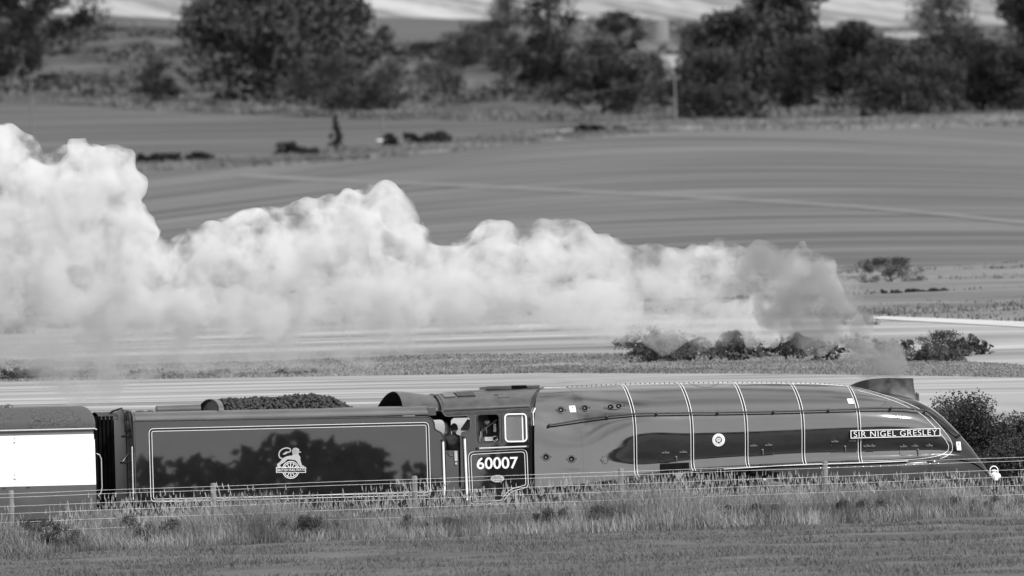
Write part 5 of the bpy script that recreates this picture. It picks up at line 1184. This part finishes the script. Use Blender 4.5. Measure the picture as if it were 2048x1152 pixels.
house('small grey shed between the right-hand trees', 1650, 180, 44, 40, 27, 'slate', 'slate', 'shed')
house('long low barn with pale roof line behind the right trees', 1830, 92, 110, 12, 14, 'slate', 'palroof', 'barn', .3)
p = G(1318, 110); k = scale_at(p)
bn = root('farm_building', tuple(p), 'flat-roofed farm building under the pale silo', 'building'); bn.rotation_euler.z = -YAW
def loc_child(name, mb, m, parent, smooth=35):
    me = mkmesh(name, mb.v, mb.f); o = bpy.data.objects.new(name, me); COL.objects.link(o); o.parent = parent; me.materials.append(m)
    if smooth: me.shade_smooth(); me.set_sharp_from_angle(angle=R(smooth))
    return o
loc_child('wall', MB().box(-42 * k, 48 * k, -20 * k, 20 * k, -1, 24 * k), MT['house'], bn, None); loc_child('roof', MB().box(-46 * k, 52 * k, -22 * k, 22 * k, 24 * k, 27 * k), MT['palroof'], bn, None)
loc_child('doorway', MB().box(0, 16 * k, -20.6 * k, -20.1 * k, 0, 18 * k), MT['dark'], bn, None)
p2 = G(1318, 104); silo = root('silo', tuple(p2), 'pale round silo standing above the farm building', 'silo')
loc_child('drum', MB().lathe((0, 0, 0), (0, 0, 1), [(0, 21 * k), (62 * k, 21 * k)], 28), MT['house'], silo); loc_child('lid', MB().lathe((0, 0, 62 * k), (0, 0, 1), [(0, 22 * k), (2 * k, 22 * k), (6 * k, 10 * k), (7 * k, .01)], 28), MT['palroof'], silo)
for z in (12, 30, 48): loc_child('hoop', MB().lathe((0, 0, z * k), (0, 0, 1), [(0, 21.4 * k), (1.2 * k, 21.4 * k)], 28), MT['slate'], silo)
poles = []
for lab, px_, b0, t0 in (('pale utility pole near the left edge, right of the steam', 65, 275, 147), ('slender pale pole above the white gate rail', 765, 268, 222), ('pale utility pole in front of the cottage', 1352, 252, 150), ('slender pale pole in the right-hand wood', 1808, 226, 165)):
    p = G(px_, b0); k = scale_at(p); hh_ = (b0 - t0) * k; rt_ = root('utility_pole', tuple(p), lab, 'pole', 'utility poles across the hillside')
    loc_child('pole_shaft', MB().tube([(0, 0, -1), (0, 0, hh_ * .5), (0, 0, hh_)], [2.6 * k, 2.2 * k, 1.7 * k], 8), MT['pole'], rt_); loc_child('cross_arm', MB().box(-12 * k, 12 * k, -1.2 * k, 1.2 * k, hh_ * .93, hh_ * .93 + 2.4 * k), MT['pole'], rt_, None)
    for s in (-10, 10): loc_child('insulator', MB().lathe((s * k, 0, hh_ * .93 + 2.4 * k), (0, 0, 1), [(0, 1.1 * k), (3 * k, 1.3 * k), (4 * k, .4 * k)], 8), MT['post'], rt_)
    poles.append(np.array(p) + [0, 0, hh_ * .95])
poles = [poles[0] + (poles[0] - poles[1]) * .4] + poles + [poles[-1] + (poles[-1] - poles[-2]) * .6]
wr = root('overhead_line', tuple(poles[1]), 'thin overhead wire sagging between the utility poles', 'wire')
for a, b in zip(poles[:3], poles[1:4]):
    ob('overhead_wire', MB().tube([a + (b - a) * t - np.array([0, 0, 3.0 * t * (1 - t)]) for t in np.linspace(0, 1, 14)], .016, 5), MT['slate'], wr)
p = G(775, 291); k = scale_at(p); gr = root('gate_rail', tuple(p), 'short white gate rail on the field margin beside a small bush', 'gate')
loc_child('rail', MB().box(-22 * k, 6 * k, -1 * k, 1 * k, 9 * k, 12.5 * k), MT['white'], gr, None)
for s in (-20, 4): loc_child('post', MB().box((s - 1) * k, (s + 1) * k, -1 * k, 1 * k, -.3, 13 * k), MT['post'], gr, None)

# ================================================================== STEAM
def puff_mesh(name, P, vox, amp=(.35, .16), freq=(.8, 2.1), seed=0):
    bm = bmesh.new()
    for c, r_ in P: bmesh.ops.create_icosphere(bm, subdivisions=2, radius=r_, matrix=Matrix.Translation(Vector(c)))
    me = bpy.data.meshes.new(name); bm.to_mesh(me); bm.free(); o = bpy.data.objects.new(name, me); COL.objects.link(o)
    md = o.modifiers.new('remesh', 'REMESH'); md.mode = 'VOXEL'; md.voxel_size = vox
    dg = bpy.context.evaluated_depsgraph_get(); m2 = bpy.data.meshes.new_from_object(o.evaluated_get(dg)); bpy.data.objects.remove(o)
    ne = len(m2.edges); E_ = np.empty(ne * 2, np.int32); m2.edges.foreach_get('vertices', E_); E_ = E_.reshape(-1, 2); lab = np.arange(len(m2.vertices))
    for _ in range(400):
        q = np.minimum(lab[E_[:, 0]], lab[E_[:, 1]]); l2 = lab.copy(); np.minimum.at(l2, E_[:, 0], q); np.minimum.at(l2, E_[:, 1], q); l2 = l2[l2]
        if (l2 == lab).all(): break
        lab = l2
    cnt = np.bincount(lab); bad = np.nonzero(cnt[lab] < 400)[0]
    if len(bad):
        bm = bmesh.new(); bm.from_mesh(m2); bm.verts.ensure_lookup_table(); bmesh.ops.delete(bm, geom=[bm.verts[i] for i in bad], context='VERTS'); bm.to_mesh(m2); bm.free()
    n = len(m2.vertices); co = np.empty(n * 3, np.float32); no = np.empty(n * 3, np.float32); m2.vertices.foreach_get('co', co); m2.vertices.foreach_get('normal', no)
    co = co.reshape(-1, 3); no = no.reshape(-1, 3); d = np.zeros(n)
    for k_, (a, f) in enumerate(zip(amp, freq)):
        d += np.array([1 - abs(noise.noise(Vector(p) * f + Vector((seed, k_ * 7, 0)))) * 2.2 for p in co]) * a - a * .5
    co += no * d[:, None].astype(np.float32); m2.vertices.foreach_set('co', co.ravel()); m2.update()
    o = bpy.data.objects.new(name, m2); COL.objects.link(o); md = o.modifiers.new('remesh', 'REMESH'); md.mode = 'VOXEL'; md.voxel_size = vox * .8      # heals folds
    dg = bpy.context.evaluated_depsgraph_get(); m3 = bpy.data.meshes.new_from_object(o.evaluated_get(dg)); bpy.data.objects.remove(o)
    m3.materials.clear(); m3.shade_smooth(); return m3
def vol_mat(name, dens, col, nscale=.5, lo=.35, hi=.6, xr=None, zr=None, step=2.0):
    """even-coloured scattering medium whose density is broken up by noise and thins along x (towards the chimney) and downwards"""
    m = bpy.data.materials.new(name); m.use_nodes = True; N, L = m.node_tree.nodes, m.node_tree.links; N.remove(N['Principled BSDF'])
    v = N.new('ShaderNodeVolumePrincipled'); v.inputs['Color'].default_value = g3(col); v.inputs['Density Attribute'].default_value = ''
    tc = N.new('ShaderNodeTexCoord'); n = N.new('ShaderNodeTexNoise'); n.inputs['Scale'].default_value = nscale; n.inputs['Detail'].default_value = 4; n.inputs['Roughness'].default_value = .62
    L.new(tc.outputs['Object'], n.inputs[0])
    def mr(src, a, b_, c, d):
        k = N.new('ShaderNodeMapRange'); k.interpolation_type = 'SMOOTHSTEP'
        for i, q in enumerate((a, b_, c, d)): k.inputs[i + 1].default_value = q
        L.new(src, k.inputs[0]); return k.outputs[0]
    out = mr(n.outputs[0], lo, hi, dens * .02, dens)
    sp = N.new('ShaderNodeSeparateXYZ'); L.new(tc.outputs['Object'], sp.inputs[0])
    for ax, rg in ((0, xr), (2, zr)):
        if rg:
            mu = N.new('ShaderNodeMath'); mu.operation = 'MULTIPLY'; L.new(out, mu.inputs[0]); L.new(mr(sp.outputs[ax], *rg), mu.inputs[1]); out = mu.outputs[0]
    L.new(out, v.inputs['Density']); L.new(v.outputs[0], N['Material Output'].inputs['Volume']); m.cycles.volume_step_rate = step; return m
top_line = [(-250, 200), (-120, 215), (0, 250), (40, 258), (75, 320), (92, 345), (130, 300), (160, 276), (200, 300), (230, 288), (252, 308), (265, 380), (290, 450), (330, 520), (360, 480), (400, 456), (440, 445), (500, 425), (560, 420), (600, 410), (640, 395), (690, 385), (730, 372), (790, 366), (802, 395), (830, 460), (850, 482), (900, 472), (960, 460), (985, 440), (1010, 443), (1040, 465), (1080, 442), (1140, 440), (1180, 462), (1220, 480), (1260, 498), (1300, 496), (1330, 490), (1360, 512), (1400, 492), (1440, 480), (1480, 500), (1500, 540), (1530, 580)]
bot_line = [(-250, 600), (0, 610), (200, 640), (500, 632), (700, 622), (900, 612), (1100, 606), (1250, 620), (1350, 650), (1530, 640)]
r = random.Random(4); P = []
tx, ty = zip(*top_line); bx_, by_ = zip(*bot_line)
for px_ in np.arange(-250, 1500, 15):
    t = np.interp(px_, tx, ty); b = np.interp(px_, bx_, by_); rr0 = r.uniform(22, 36)
    yb = 5.0 + r.uniform(-.6, .6); c = W(px_, t + rr0 * .9, yb); P.append((tuple(c), rr0 / 80.))
    row = t + rr0 * 1.6
    while row < b:
        rr_ = r.uniform(30, 48); rr_ = min(rr_, (row - t) * .9 + 10); c = W(px_ + r.uniform(-12, 12), row + rr_ * .5, 5.0 + r.uniform(-1.2, 1.2)); P.append((tuple(c), rr_ / 80.)); row += rr_ * 1.0
me = puff_mesh('steam_plume', P, .12, (.24, .09), (1.1, 2.9))
me.materials.append(vol_mat('steam', 2.6, .82, 1.15, .41, .60, (-4.0, 6.0, 1.0, .42), (5.2, 6.6, .35, 1.0))); put('steam_plume', me, None, None, kind='stuff', label='billowing white steam trailing back above the train', cat='steam')
P = []
for px_ in np.arange(-250, 1300, 26):
    t = np.interp(px_, bx_, by_) - 30; b = np.interp(px_, [-250, 0, 100, 200, 260, 480, 720, 1000, 1300], [760, 745, 775, 790, 752, 735, 715, 640, 660]); row = t
    while row < b: rr_ = r.uniform(22, 40); P.append((tuple(W(px_, row, 7.0 + r.uniform(-.8, .8))), rr_ / 80.)); row += rr_ * .9
for px_, py_, rr_ in [(1510, 530, 34), (1550, 555, 38), (1590, 520, 24), (1620, 505, 16), (1540, 600, 36), (1480, 630, 38), (1430, 650, 38), (1370, 650, 36), (1310, 650, 34), (1270, 680, 26), (1340, 690, 28), (1420, 690, 26), (1500, 680, 28), (1560, 660, 28), (1230, 650, 30), (1640, 690, 24), (1560, 520, 26), (1600, 560, 34), (1640, 540, 28), (1660, 600, 34), (1620, 620, 36), (1580, 610, 36), (1690, 640, 30), (1660, 660, 30), (1720, 680, 26), (1740, 700, 24)]:
    for _ in range(2): P.append((tuple(W(px_ + r.uniform(-16, 16), py_ + r.uniform(-14, 14), 6.0 + r.uniform(-.6, .6))), rr_ * r.uniform(.7, 1.0) / 80.))
me = puff_mesh('thin_steam', P, .16, (.2,), (1.0,), 3); me.materials.append(vol_mat('thin_steam', 1.35, .84, 1.0, .40, .62)); put('thin_steam', me, None, None, kind='stuff', label='thin veil of steam hanging below the white plume', cat='steam')
P = []
for px_, py_, rr_ in [(1520, 540, 50), (1560, 560, 55), (1600, 545, 48), (1600, 600, 60), (1640, 575, 50), (1650, 620, 50), (1680, 590, 34), (1560, 640, 44), (1590, 655, 40), (1640, 670, 40), (1700, 660, 40), (1740, 690, 38), (1770, 715, 34), (1795, 738, 24), (1800, 752, 16), (1775, 728, 28), (1750, 705, 30), (1720, 720, 30), (1610, 520, 26), (1540, 600, 36), (1660, 600, 44)]:
    for _ in range(3): P.append((tuple(W(px_ + r.uniform(-18, 18), py_ + r.uniform(-16, 16), 2.2 + (1800 - px_) / 200. + r.uniform(-.7, .7))), rr_ * r.uniform(.7, 1.0) / 80.))
me = puff_mesh('chimney_smoke', P, .12, (.2, .1), (1.2, 3.0), 5); me.materials.append(vol_mat('chimney_smoke', 1.7, .42, 1.5, .40, .60)); put('chimney_smoke', me, None, None, kind='stuff', label='grey smoke streaming back from the locomotive chimney', cat='smoke')
for o in list(bpy.data.objects):
    if '_loc' in o: del o['_loc']
